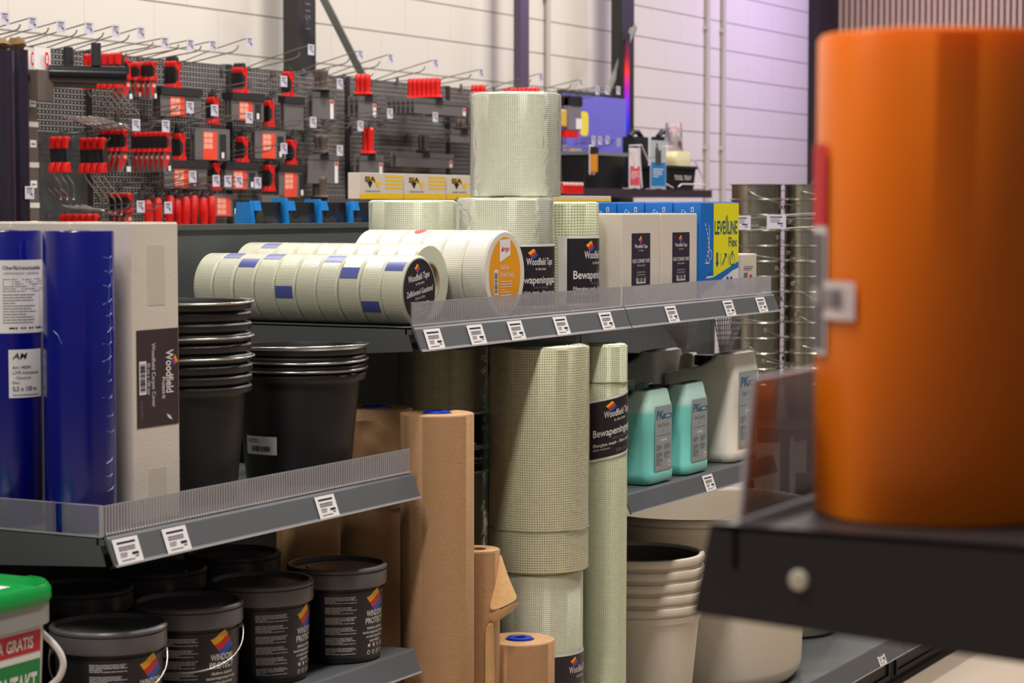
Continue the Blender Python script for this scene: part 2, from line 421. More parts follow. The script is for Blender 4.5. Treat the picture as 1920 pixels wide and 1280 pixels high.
def tagflat(w, h, u0=0):
    f = Flat(); f.rect(0, 0, w, h, 0, 1)
    f.rect(.14 * w, .78 * h, .86 * w, .86 * h, 1, 2); f.lines(.16 * w, .68 * h, .66 * w, .2 * h, 2, 2, .6)
    f.lines(.16 * w, .44 * h, .3 * w, .2 * h, 3, 2, .4); f.rect(.62 * w, .30 * h, .88 * w, .40 * h, 1, 2); f.rect(.72 * w, .2 * h, .86 * w, .26 * h, 2, 2); f.lines(.16 * w, .16 * h, .6 * w, .07 * h, 1, 2, .5)
    return f
def shelf(x0, x1, z, label, tags=(), riser=True, side=False, depth=None, yf=YF, name='shelf', drop=.047, flip=1, back=None, mat_=None):
    """flip=1: front towards -y"""
    d = depth or (YB - YF - .004); L = x1 - x0 - .006; F = flip
    t = thing(name, label, 'shelf', (x0 + .003, yf, z)); S = mat_ or STEEL
    def Y(v): return v * F
    m = MB()
    def bx(a, b, c, d2, e, f_): m.box(a, b, min(Y(c), Y(d2)), max(Y(c), Y(d2)), e, f_)
    bx(0, L, .004, d, -.003, 0)
    bx(0, L, .016, .02, -.03, -.003); bx(0, L, d - .006, d, -.03, -.003)
    bx(0, .0035, .004, d, -.014, .0)
    bx(L - .0035, L, .004, d, -.014, .0)
    m.build('board', S, t, smooth=0)
    for s in (0, 1):
        q = MB(); xx = -.0015 if s == 0 else L - .002
        v = []
        for X_ in (xx, xx + .0035):
            v += [(X_, Y(.012), -.014), (X_, Y(d + .006), -.014), (X_, Y(d + .006), -.085), (X_, Y(.002), -.048)]
        q.add(v, [(0, 1, 2, 3), (7, 6, 5, 4), (0, 4, 5, 1), (1, 5, 6, 2), (2, 6, 7, 3), (3, 7, 4, 0)])
        q.build('bracket', S, t, smooth=0)
    q = MB()   # slanted price channel with a rolled lip above and below
    prof = [(.006, 0), (.0, .001), (-.003, -.003), (-.018, -drop + .004), (-.021, -drop), (-.016, -drop - .001), (.002, -.006)]
    ring0 = [(0, Y(a), c) for a, c in prof]; ring1 = [(L, Y(a), c) for a, c in prof]
    q.loft([ring0, ring1]); q.build('price_strip', STRIP, t, smooth=0)
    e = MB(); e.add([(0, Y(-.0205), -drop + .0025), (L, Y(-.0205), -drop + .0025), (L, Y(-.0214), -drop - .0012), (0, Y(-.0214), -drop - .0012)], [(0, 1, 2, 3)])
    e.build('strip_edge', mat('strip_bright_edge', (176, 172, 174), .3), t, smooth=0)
    for px in tags:
        X = px - x0 - .003; w, h = .068, drop * .93
        f = tagflat(w, h)
        f.build('price_tag', [WHITE, INK, GREYINK], plane_map((X - w / 2 + .004 , Y(-.0200) - .0006 * F, -drop + .0015), (F, 0, 0), (0, .36 * F, 1)), t, .0004)
    if riser:
        q = MB().box(.002, L - .002, .006, .0075, .001, .052); q.build('riser', CLEAR, t, smooth=0)
        q = MB(); n = int(L / .008)
        for i in range(n): q.box(.006 + i * .008, .0085 + i * .008, .0045, .006, .004, .051)
        q.box(.002, L - .002, .0055, .008, .051, .0525)
        q.build('riser_ribs', RIB, t, smooth=0)
        q = MB()
        for i in range(n): q.box(.006 + i * .008, .0092 + i * .008, .003, .0045, .0035, .0062)
        q.build('riser_foot', STUD, t, smooth=0)
    if side:
        q = MB().box(.0, .0016, .008, d - .01, .001, .052); q.build('side_riser', clear_mat('clear_side_sheet', (214, 208, 222), .16, .05), t, smooth=0)
        q = MB().box(-.0005, .002, .008, d - .01, .0518, .0532).box(-.0005, .004, .006, .014, .001, .052).box(-.001, .002, .008, d - .01, -.001, .0022); q.build('side_riser_edge', RIB, t, smooth=0)
    return t
tx = lambda *p: [at(a, b, Y=YF).x for a, b in p]
SZ1, SZT, SZM, SZL, SZB = 1.011, 1.310, .850, .650, .165
shelf(BX[1], BX[2], SZ1, 'grey shelf carrying the blue film rolls and nested black buckets, clear ribbed front riser', tx((225, 1035), (317, 1017), (600, 956)), side=True)
shelf(BX[2], BX[3], SZT, 'grey top shelf carrying tape rolls and mesh rolls, five price tags', tx((802, 632), (882, 626), (957, 620), (1042, 611), (1127, 603)))
shelf(BX[3], BX[4], SZT, 'grey top shelf carrying white corner-tape boxes and the blue and yellow boxes', tx((1250, 590), (1358, 576), (1419, 570)))
shelf(BX[3], BX[4], SZM, 'grey middle shelf carrying the teal and white jerrycans', tx((1320, 906)), riser=False)
shelf(BX[1], BX[2], SZL, 'grey low shelf carrying the row of black coating buckets', (), riser=False)
shelf(BX[0], BX[1], SZL, 'grey low shelf end under the green-lidded tub', (), riser=False)
# base units
YBASE = 2.235
def base_unit(x0, x1, label, tags=()):
    t = shelf(x0, x1, SZB, label, tags, riser=False, yf=YBASE, depth=YB - YBASE - .004, name='base_shelf', drop=.06)
    L = x1 - x0 - .006; q = MB()
    q.box(0, L, .03, .04, -SZB, -.02); q.box(.03, L - .03, .022, .03, -SZB + .02, -SZB + .034); q.box(.03, L - .03, .022, .03, -.075, -.066)
    q.box(.03, .042, .022, .03, -SZB + .034, -.075); q.box(L - .042, L - .03, .022, .03, -SZB + .034, -.075)
    q.build('kick_plate', DARK, t, smooth=0)
    return t
names = ['under the green-lidded tub', 'below the black coating buckets', 'under the kraft paper rolls and tall mesh rolls', 'under the nested white tubs', 'right of the white tubs, price tag on its edge', 'half hidden behind the blurred shelf end', 'furthest along the aisle, behind the blurred shelf']
for i in range(7):
    tg = [at(1512, 1275, Y=YBASE).x] if i == 3 else ([at(1645, 1214, Y=YBASE).x] if i == 4 else ())
    tg = [x for x in [at(1512, 1275, Y=YBASE).x, at(1645, 1214, Y=YBASE).x] if BX[i] < x < BX[i + 1]]
    base_unit(BX[i], BX[i + 1], 'dark base shelf and kick plate ' + names[i], tg)
# far side of the gondola
o = shelf(BX[2], BX[5], 1.373, 'shelf behind the grey back panel, under the blue and black bags', (), riser=False, yf=3.47, depth=.53, flip=-1, name='shelf')
o = shelf(7.85, 8.75, .72, 'dark shelf under the stacks of metal pails', (), riser=False, yf=2.965, depth=.56, name='shelf')
for x_, y_ in ((.01, .5), (.86, .5), (.01, .02), (.86, .02)): MB().box(x_, x_ + .02, y_, y_ + .03, -.72, -.003).build('shelf_leg', STEEL, o, smooth=0)

# expanded-metal wedges hanging under the top shelf
dm = mat('black_mesh_metal', (22, 21, 23), .5)
def mesh_panel(pts, Y, label):
    P = [at(x, y, Y=Y) for x, y in pts]; o0 = P[0]
    t = thing('mesh_divider', label, 'metal mesh', tuple(o0), (0, 0, 0), 'black mesh wedges under the top shelf')
    m = MB(); xs0, xs1 = min(p.x for p in P) - o0.x, max(p.x for p in P) - o0.x
    zt = 0; zb = min(p.z for p in P) - o0.z
    def span(z):   # left and right edge of the wedge at height z
        k = z / zb; return (P[0].x - o0.x) + (P[3].x - P[0].x) * k, (P[1].x - o0.x) + (P[2].x - P[1].x) * k
    z = 0
    while z > zb:
        a, b = span(z); m.tube([(a, 0, z), (b, 0, z - .004)], .0022, 5); z -= .017
    n = 12
    for i in range(n + 1):
        s_ = i / n; a0, b0 = span(0); a1, b1 = span(zb)
        m.tube([(a0 + (b0 - a0) * s_, -.002, 0), (a1 + (b1 - a1) * s_, -.002, zb)], .002, 5)
    m.build('mesh', mat('mesh_wire_dark', (74, 70, 72), .5), t, smooth=0)
    return t
mesh_panel([(1240, 603), (1312, 596), (1290, 655), (1277, 655)], 2.86, 'left of the two black wire mesh wedges under the far top shelf')
mesh_panel([(1338, 592), (1398, 586), (1366, 662), (1350, 662)], 2.86, 'right of the two black wire mesh wedges, beside the metal pails')

# ------------------------------------------------------------------ tape rolls lying on their sides
def weave_axis_mat(name, thread, rib, period, rough=.35):
    m = mat(name, thread, rough, noise=.03, coat=.5)
    nt, b = nodes(m); ang, z, tc = cylcoords(nt)
    v = mth(nt, 'ABSOLUTE', mth(nt, 'SINE', mth(nt, 'MULTIPLY', z, PI / period)))
    u = mth(nt, 'ABSOLUTE', mth(nt, 'SINE', mth(nt, 'MULTIPLY', ang, 60)))
    h = mth(nt, 'SMOOTH_MIN', u, v, .1)
    mr = nt.nodes.new('ShaderNodeMapRange'); mr.inputs[1].default_value = .45; mr.inputs[2].default_value = .9; nt.links.new(h, mr.inputs[0])
    nt.links.new(mixc(nt, mth(nt, 'MULTIPLY', mr.outputs[0], .7), lin(thread), lin(rib)), b.inputs['Base Color'])
    bp = nt.nodes.new('ShaderNodeBump'); bp.inputs['Strength'].default_value = .35; bp.inputs['Distance'].default_value = .001
    nt.links.new(u, bp.inputs['Height']); nt.links.new(bp.outputs[0], b.inputs['Normal'])
    return m
TAPE = weave_axis_mat('mesh_tape', (204, 204, 184), (164, 168, 142), .0035, .28)
TAPEW = weave_axis_mat('white_drywall_tape', (222, 218, 206), (198, 194, 180), .003, .3)
EDGE = mat('tape_edge', (200, 202, 180), .6, noise=.06, scale=120)
EDGEW = mat('tape_edge_white', (222, 218, 206), .6, noise=.04, scale=120)
BLUETAG = mat('blue_end_tab', (74, 84, 150), .4)
def tape_roll(R, w, m, me, loc, label, group, tab=None, tabmat=None, face=None):
    # axis along world y; local z runs towards the aisle (-y)
    t = thing('tape_roll', label, 'tape', loc, (PI / 2, 0, 0), group)
    c = .0045
    q = MB().lathe([(R * .52, 0), (R - c, 0), (R, c), (R, w - c), (R - c, w), (R * .52, w)], 64)
    q.build('tape_winding', [m], t, 30)
    k = MB().lathe([(R * .52, w + .0002), (R * .52, .0), (R * .48, 0), (R * .48, w + .0002), (R * .52, w + .0002)], 40); k.build('core', mat('cardboard_core', (170, 150, 120), .8), t)
    e = MB().lathe([(R * .52, w + .0003), (R - c, w + .0003)], 64); e.build('winding_face', me, t, 0)
    if tab is not None:
        f = Flat(); f.rect(-.013, w * .08, .013, w * .92, 0, 1, 8)
        f.build('end_tab', [tabmat or BLUETAG], cyl_map(R, tab, 0), t, .0006)
    return t
def tape_row(n, R, w, X, Yfront, seed, m, me, zsh, lab, group, tabs, skew=.0012):
    rnd = random.Random(seed); out = []
    for i in range(n):
        y = Yfront + i * w
        # local z points to -y: origin sits at the far side of each roll
        tb = tabs.get(i)
        L = lab(i)
        o = tape_roll(R, w - .0012, m, me, (X + rnd.uniform(-1, 1) * skew, y + w, zsh + R), L, group, tb[0] if tb else None, tb[1] if tb else None)
        out.append(o)
    return out
tag_b = lambda deg: (math.radians(deg), BLUETAG)
front = tape_row(10, .073, .0528, 3.988, 2.331, 1, TAPE, EDGE, SZT + .001,
    lambda i: ('mesh tape roll with round black printed face, aisle end of front row' if i == 0 else
               ['', 'mesh tape roll right behind the black-faced one, blue tab low on its side',
                'third mesh tape roll from the aisle, front row, blue tab high on its side',
                'fourth mesh tape roll from the aisle in the front row, blue strip on top',
                'fifth mesh tape roll from the aisle in the front row, no tab showing',
                'sixth mesh tape roll from the aisle in the front row, blue tab halfway down',
                'seventh mesh tape roll from the aisle in the front row, thin blue strip on top',
                'eighth mesh tape roll from the aisle in the front row, blue tab near the top',
                'ninth mesh tape roll from the aisle in the front row, thin blue strip on top',
                'mesh tape roll at the back panel end of the front row, plain side'][i]), 'mesh tape rolls in the front row',
    {0: tag_b(135), 1: tag_b(208), 2: tag_b(150), 3: tag_b(118), 5: tag_b(185), 6: tag_b(112), 7: tag_b(132), 8: tag_b(110)})
back = tape_row(9, .0835, .052, 4.150, 2.40, 2, TAPE, EDGE, SZT + .001,
    lambda i: ORD[i] + ' roll from the aisle in the mesh tape row behind the black-faced row', 'mesh tape rolls in the second row', {7: tag_b(112)}, .001)
big = tape_row(6, .0975, .0585, 4.350, 2.322, 3, TAPEW, EDGEW, SZT + .001,
    lambda i: ['large white tape roll with an orange-yellow oval printed face', 'large white tape roll right behind the one with the orange-yellow face', 'large white tape roll third from the orange-yellow face', 'large white tape roll with a red dot on its top', 'large white tape roll fifth from the orange-yellow face', 'large white tape roll at the far left end of its row'][i], 'large white tape rolls', {}, .001)
f = Flat(); [f.rect(-.018 + k * .003, .03 - .013 * math.sqrt(1 - ((k - 5.5) / 6) ** 2), -.015 + k * .003, .03 + .013 * math.sqrt(1 - ((k - 5.5) / 6) ** 2), 0, 1) for k in range(12)]; f.build('red_dot_sticker', [REDL], cyl_map(.0975, math.radians(104), 0), big[3], .0006)
# printed faces
def face_black(t, R, w):
    f = Flat(); r = R * .9
    f.disc(0, 0, r, r, 0, 1, 48)
    f.flame(-.002, .046, .016, FL, 2)
    f.text('Woodfield Tape', 0, .022, .014, 1, 'C', bold=1, w=.088, slant=.15, ly=2); f.text('is the best', .004, .012, .006, 1, 'C', w=.035, ly=2)
    f.text('Zelfklevend Gaasband', 0, -.008, .012, 1, 'C', bold=1, w=.108, slant=.1, ly=2); f.text('50 mm x 90 m', 0, -.018, .006, 1, 'C', w=.04, ly=2)
    for k, s_ in enumerate(('Self-adhesive fiberglass', 'reinforcement tape for', 'gypsum board joints')): f.text(s_, 0, -.031 - k * .010, .0065, 1, 'C', bold=1, w=.07 - k * .008, ly=2)
    T = Matrix.Rotation(math.radians(8), 3, 'Z')
    f.build('printed_face', LM, lambda u, v, l: T @ Vector((u, v, w + .0006 + l)), t, .0004, 'round black printed face with white lettering')
face_black(front[0], .073, .0516)
OR = mat('orange_yellow_print', (238, 158, 20), .4, noise=.02)
f = Flat(); r = .079
f.disc(0, 0, .073, .082, 0, 1, 56)
f.poly([(-.026, .076), (.024, .078), (.024, .042), (-.026, .026)], 1, 2); f.text('Amigo', -.019, .052, .010, 2, w=.036, bold=1, slant=.25, ly=3); f.poly([(-.018, .051), (-.012, .062), (-.009, .051)], 2, 3)
f.text('FibaFuse', -.022, .010, .011, 1, w=.040, ly=2); f.text('Drywall Taping', -.022, -.006, .011, 1, w=.062, ly=2)
f.lines(-.022, -.016, .058, .036, 6, 1, .28, 2); f.text('75 m x 52 mm', -.022, -.060, .008, 1, w=.05, ly=2)
f.barcode(-.052, -.046, .018, .056, 1, 3, 2, vert=True)
for k in range(3):
    f.disc(-.014 + k * .024, -.0715, .0098, .0095, 1, 2); f.rect(-.017 + k * .024, -.076, -.011 + k * .024, -.067, 3, 3)
f.build('printed_face', [OR, WHITE, REDL, GREYINK], lambda u, v, l: Vector((u, v, .0573 + .0006 + l)), big[0], .0004, 'orange-yellow oval printed face')

# clear shrink film round the front tape row
def film(name, label, mb, mtl, loc=(0, 0, 0), parent=None):
    o = mb.build(name, mtl, parent, 60); return o

# ------------------------------------------------------------------ mesh rolls
def upright_roll(name, label, group, X, Y, z, R, h, m, endm, core=.36, rot=0, lean=(0, 0), cat='roll', coremat=None, wob=.0006, wrap=None, strap=None, prt='winding'):
    t = thing(name, label, cat, (X, Y, z), (lean[0], lean[1], rot), group)
    c = .003
    MB().lathe([(R * core, .0008), (R - c, .0008), (R, c), (R, h * .33), (R, h * .66), (R, h - c), (R - c, h), (R * core, h), (R * core, .0008)], 72, wob=wob).build(prt, m, t, 40)
    q = MB()
    for k in range(7):
        r0 = R * core + (R - c - R * core) * k / 7; r1 = R * core + (R - c - R * core) * (k + .8) / 7
        q.lathe([(r0, h + .0006), ((r0 + r1) / 2, h + .0022), (r1, h + .0006)], 48)
    q.build('rolled_end', endm, t, 40)
    if wrap:
        MB().lathe([(R * .72, h + .004), (R + .001, h + .0035), (R + .0025, h - .01), (R + .002, h * .5), (R + .0025, .01), (R + .0015, .002)], 72, wob=.0012).build('plastic_wrap', wrap, t, 60)
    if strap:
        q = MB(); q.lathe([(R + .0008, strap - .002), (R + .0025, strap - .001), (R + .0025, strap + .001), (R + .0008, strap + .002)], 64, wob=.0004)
        q.build('seam_band', mat('dark_strap', (128, 126, 104), .6), t)  # dark strap running round the roll
    return t
TH1, HO1 = (214, 217, 190), (122, 128, 92)
FINE = mesh_mat('mesh_fine', .11, .0052, .0046, (236, 239, 220), (184, 191, 156))
FINE2 = mesh_mat('mesh_fine_tall', .055, .005, .0046, (228, 233, 204), (160, 170, 128), holes=.5)
COARSE = mesh_mat('mesh_coarse', .115, .0056, .0056, (226, 224, 192), (158, 155, 108))
COARSE2 = mesh_mat('mesh_coarse_green', .095, .008, .0068, (226, 234, 202), (154, 168, 122), holes=.5)
MEND = mat('mesh_roll_end', (226, 232, 212), .5, noise=.12, scale=150)
WRAP = clear_mat('shrink_film', (235, 238, 240), .05, .16, bump=.5, gloss=.14, bscale=14)
CAMA = lambda x, y: math.atan2(-y, -x)
def gaas_label(t, R, z0, w, h, a_left, size_txt, lift=.0008, tilt=0, border=.006, barcode=True, loose=False, ts=1):
    """black wrap-round label; a_left is the angle of its left end seen from the aisle (u grows anticlockwise)"""
    f = Flat(); f.rect(-border if loose else 0, -border, w, h + border, 1, 1, 30); f.rect(border * (2.5 if loose else 0), 0, w, h, 0, 2, 30)
    s = h / .135; s2 = ts
    cx = w * .5
    f.flame(cx - .012 * s, h - .017 * s, .019 * s, FL, 3)
    f.text('Woodfield Tape', cx - .030 * s, h - .042 * s, .0165 * s, 1, 'L', bold=1, w=.088 * s2 * s, ly=3)
    f.text('is the best', cx + .012 * s, h - .054 * s, .007 * s, 1, 'C', w=.034 * s, ly=3)
    f.text('Bewapeningsgaas', cx - .056 * s, h - .084 * s, .0175 * s, 1, 'L', bold=1.3, w=.135 * s2 * s, ly=3)
    f.text('Indoor/outdoor', cx + .015 * s, h - .096 * s, .0062 * s, 7, 'C', w=.05 * s, ly=3)
    f.text('Fiberglass mesh - Fibre de verre', cx - .056 * s, h - .108 * s, .0078 * s, 1, 'L', bold=1, w=.128 * s2 * s, ly=3)
    f.text('alkali resistant', cx - .056 * s, h - .117 * s, .005 * s, 1, 'L', w=.04 * s, ly=3)
    f.text(size_txt, cx + .035 * s, h - .129 * s, .009 * s, 7, 'C', w=.07 * s, ly=3)
    if barcode: f.barcode(cx + .03 * s, .004 * s - (.0 if h > .14 else .0), .04 * s, .018 * s, 5, 6, 4) if h > .15 else None
    k = math.tan(tilt)
    def fn(u, v, l):
        a = a_left + u / R; return Vector(((R + l + lift) * math.cos(a), (R + l + lift) * math.sin(a), z0 + v + k * u))
    f.build('paper_label', LM, fn, t, .0004, 'black paper label with white lettering')
# B: on the shelf, A on top of it
tB = upright_roll('mesh_roll', 'wide mesh roll with black label carrying another roll, mid top shelf', 'mesh rolls on the top shelf', 4.55, 2.43, SZT, .1125, .266, FINE, MEND, wrap=WRAP, rot=0)
a = CAMA(4.55, 2.43)
gaas_label(tB, .1145, .022, .24, .135, a - .35, '12,5 cm x 50 m')
tA = upright_roll('mesh_roll', 'mesh roll stacked on top of another, highest thing on the gondola', 'mesh rolls on the top shelf', 4.640, 2.449, SZT + .266 + .005, .1065, .241, FINE, MEND, wrap=WRAP)
tC = upright_roll('mesh_roll', 'low wide mesh roll near the back panel behind the white tape rolls', 'mesh rolls on the top shelf', 4.62, 2.72, SZT, .1065, .262, FINE, MEND)
tD = upright_roll('mesh_roll', 'coarse green mesh roll with a black label next to the white boxes', 'mesh rolls on the top shelf', 4.84, 2.43, SZT, .092, .258, COARSE2, MEND)
a = CAMA(4.84, 2.43)
gaas_label(tD, .093, .016, .19, .156, a + .0, '25 cm x 50 m', loose=True)
# tall rolls below
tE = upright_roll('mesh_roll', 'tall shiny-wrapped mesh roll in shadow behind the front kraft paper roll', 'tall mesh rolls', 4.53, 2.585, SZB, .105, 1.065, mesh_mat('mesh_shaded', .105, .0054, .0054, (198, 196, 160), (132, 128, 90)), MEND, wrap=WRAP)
a = CAMA(4.53, 2.585)
gaas_label(tE, .107, .777, .24, .133, a + .12, '100 cm x 50 m')
tG = upright_roll('mesh_roll', 'lower of two stacked mesh rolls, black label just showing at the picture bottom', 'tall mesh rolls', 4.536, 2.331, SZB, .100, .5535, FINE, MEND)
a = CAMA(4.536, 2.331)
gaas_label(tG, .1015, .231, .22, .135, a - .07, '50 cm x 50 m')
tF = upright_roll('mesh_roll', 'thick coarse mesh roll stacked on a second roll in the middle of the picture', 'tall mesh rolls', 4.540, 2.335, SZB + .558, .115, .515, COARSE, MEND, wrap=clear_mat('shrink_film_thin', (235, 238, 230), .03, .2, bump=.4, gloss=.06), strap=.098, wob=.0012)
tH = upright_roll('mesh_roll', 'tall slim fine mesh roll with a slanted black label, left of the teal jerrycans', 'tall mesh rolls', 4.816, 2.30, SZB, .0555, 1.062, FINE2, MEND, core=.3, strap=.973)
a = CAMA(4.816, 2.30)
gaas_label(tH, .0562, .786, .132, .136, a - .64, '100 cm x 50 m', tilt=.22, ts=.9)

# ------------------------------------------------------------------ kraft paper rolls
def kraft(X, Y, z, R, h, label, core=True, lean=(0, 0)):
    t = thing('paper_roll', label, 'paper roll', (X, Y, z), (lean[0], lean[1], 0), 'brown kraft paper rolls')
    MB().lathe([(R * .42, .0008), (R - .001, .0008), (R, .002), (R, h / 2), (R, h - .0015), (R - .0015, h), (R * .42, h), (R * .42, .0008)], 72, wob=.0003).build('winding', KRAFT, t, 40)
    q = MB()
    for k in range(8):
        r0 = R * .42 + (R * .565) * k / 8; q.lathe([(r0, h + .0003), (r0 + R * .035, h + .0012), (r0 + R * .068, h + .0003)], 48)
    q.build('rolled_end', KRAFTE, t, 40)
    if core:
        MB().lathe([(R * .17, h - .03), (R * .17, h + .004), (R * .20, h + .0055), (R * .36, h + .0045), (R * .38, h + .0006), (R * .30, h - .03)], 40).build('core_plug', CORE, t)
    return t
kraft(4.02, 2.309, SZB, .0778, .96, 'tallest brown paper roll standing at the aisle front with a blue core')
k2 = kraft(4.096, 2.505, SZB, .0785, .958, 'brown paper roll with torn crumpled wrapping behind the tallest paper roll')
kraft(4.157, 2.715, SZB, .0775, .95, 'brown paper roll deepest in the shelf, nearest the back panel', core=True)
k5 = kraft(4.176, 2.300, SZB, .0505, .652, 'slim brown paper roll with a torn flap sticking out', core=False)
kraft(4.305, 2.262, SZB, .0775, .436, 'short thick brown paper roll with blue core at the picture bottom')
def sheet(parent, name, grid, m, th=.0006, label=None):
    """grid: rows of points -> thin curved sheet with thickness"""
    rows, cols = len(grid), len(grid[0]); v = [p for r in grid for p in r]; mb = MB()
    f = [(i * cols + j, i * cols + j + 1, (i + 1) * cols + j + 1, (i + 1) * cols + j) for i in range(rows - 1) for j in range(cols - 1)]
    o = mb.add(v, f).build(name, m, parent, 60)
    s = o.modifiers.new('solid', 'SOLIDIFY'); s.thickness = th
    sub = o.modifiers.new('sub', 'SUBSURF'); sub.levels = 2; sub.render_levels = 2
    if label: o['label'] = label
    return o
# torn flap on k5: leaves the roll on its right side and folds outwards
a = CAMA(4.176, 2.30); rr = .052
def pol(r, an, z): return (r * math.cos(an), r * math.sin(an), z)
KR2 = mat('kraft_torn', (222, 178, 122), .7, noise=.08, bump=.3, bscale=90)
ex = Vector((math.sin(TH), -math.cos(TH)))      # direction to the picture's right
def rp(r, z, s, off=0.0): # point offset to the right of roll axis by s metres, towards camera by off
    p = ex * s + Vector((-math.cos(TH), -math.sin(TH))) * off; return (p.x, p.y, z)
h5 = .652
sheet(k5, 'torn_flap', [
    [rp(0, h5 - .012, .050, .010), rp(0, h5 - .010, .0515, .010), rp(0, h5 - .008, .053, .010)],
    [rp(0, h5 - .045, .046, .022), rp(0, h5 - .050, .058, .030), rp(0, h5 - .052, .067, .020)],
    [rp(0, h5 - .090, .036, .034), rp(0, h5 - .086, .062, .048), rp(0, h5 - .090, .084, .028)],
    [rp(0, h5 - .135, .020, .047), rp(0, h5 - .118, .058, .062), rp(0, h5 - .104, .094, .034)]], KR2, label='pale torn flap of brown paper')
sheet(k5, 'torn_flap', [
    [rp(0, h5 - .135, .020, .0485), rp(0, h5 - .119, .058, .063), rp(0, h5 - .105, .095, .035)],
    [rp(0, h5 - .140, .026, .050), rp(0, h5 - .134, .060, .058), rp(0, h5 - .118, .092, .034)],
    [rp(0, h5 - .150, .030, .046), rp(0, h5 - .150, .050, .046), rp(0, h5 - .128, .076, .030)]], KR2, label='underside fold of the torn flap')
sheet(k5, 'torn_edge_strip', [[pol(rr + .0012, a - .02 - .05 * k * 0 + .35, z), pol(rr + .003, a + .62, z), pol(rr + .0012, a + .82, z)] for k, z in enumerate((h5 - .15, h5 - .25, h5 - .40, h5 - .62))], KR2)
# crumpled torn wrapper on k2
g = []; h2 = .958; a = CAMA(4.096, 2.505)
for i in range(9):
    row = []
    for j in range(13):
        an = a - 1.25 + j * .205; zt = h2 - .022 - .004 * math.sin(j * .9) - (max(0, j - 6) ** 2) * .0035
        z = zt - i * (.16 + .02 * math.sin(j)) / 8 * (1 if j < 9 else .9)
        wr = .0045 + .0035 * math.sin(j * 1.9 + i * 1.3) + .0025 * math.sin(i * 2.3 - j) + (.009 if i == 0 else 0) + (.003 if i == 1 else 0)
        row.append(pol(.0785 + wr, an, z))
    g.append(row)
sheet(k2, 'torn_wrapper', g, KRAFT, label='crumpled torn layer of brown paper')
# ------------------------------------------------------------------ cardboard boxes on the top shelf
ALONG = (1, 0, 0); UPV = (0, 0, 1)
def carton(name, label, group, x0, x1, y0, y1, z, h, m, cat='box', seam=True, yaw=0):
    cx, cy = (x0 + x1) / 2, (y0 + y1) / 2; w, d = (x1 - x0) / 2, (y1 - y0) / 2
    t = thing(name, label, cat, (cx, cy, z), yaw, group)
    MB().rbox(-w, w, -d, d, 0, h, .0025).build('body', m, t, 30)
    q = MB().box(-w + .002, w - .002, -d + .002, -.001, h, h + .0016).box(-w + .002, w - .002, .001, d - .002, h, h + .0012)
    q.build('lid_flap', m, t, 0)
    return t, w, d
for i, (x0, x1) in enumerate(((4.962, 5.190), (5.198, 5.432))):
    t, w, d = carton('cardboard_box', ['white box with a dark corner-tape label, next to the black-labelled mesh roll', 'white box with a dark corner-tape label, next to the blue and yellow box'][i], 'white corner tape boxes', x0, x1, 2.322, 2.60, SZT, .230, WBOX)
    f = Flat(); W_, H_ = .112, .130
    f.rect(0, 0, W_, H_, 0, 1); f.flame(W_ / 2 - .002, H_ - .018, .017, FL, 2)
    f.text('Woodfield Tape', W_ / 2, H_ - .037, .0095, 1, 'C', bold=1, w=.078, ly=2); f.text('is the best', W_ / 2, H_ - .045, .004, 1, 'C', w=.03, ly=2)
    f.text('FLEX CORNER TAPE', W_ / 2, H_ - .074, .0095, 1, 'C', bold=1, w=.102, ly=2); f.text('50 mm x 30 m', W_ / 2, H_ - .083, .005, 1, 'C', w=.045, ly=2)
    for k in range(3): f.rect(.030, H_ - .096 - k * .0065, W_ - .030, H_ - .0995 - k * .0065, 7, 2)
    f.barcode(.028, .004, .055, .016, 5, 6, 2)
    f.build('printed_label', [NAVY] + LM[1:], plane_map((-W_ / 2 - .002 + .012 * i, -d - .0003, .052), ALONG, UPV), t, .0003, 'dark navy label with white lettering')
BL = mat('levelling_blue', (8, 108, 196), .45, noise=.03); YE = mat('levelling_yellow', (236, 228, 18), .45, noise=.02); NB = mat('levelling_navy_print', (18, 84, 120), .5)
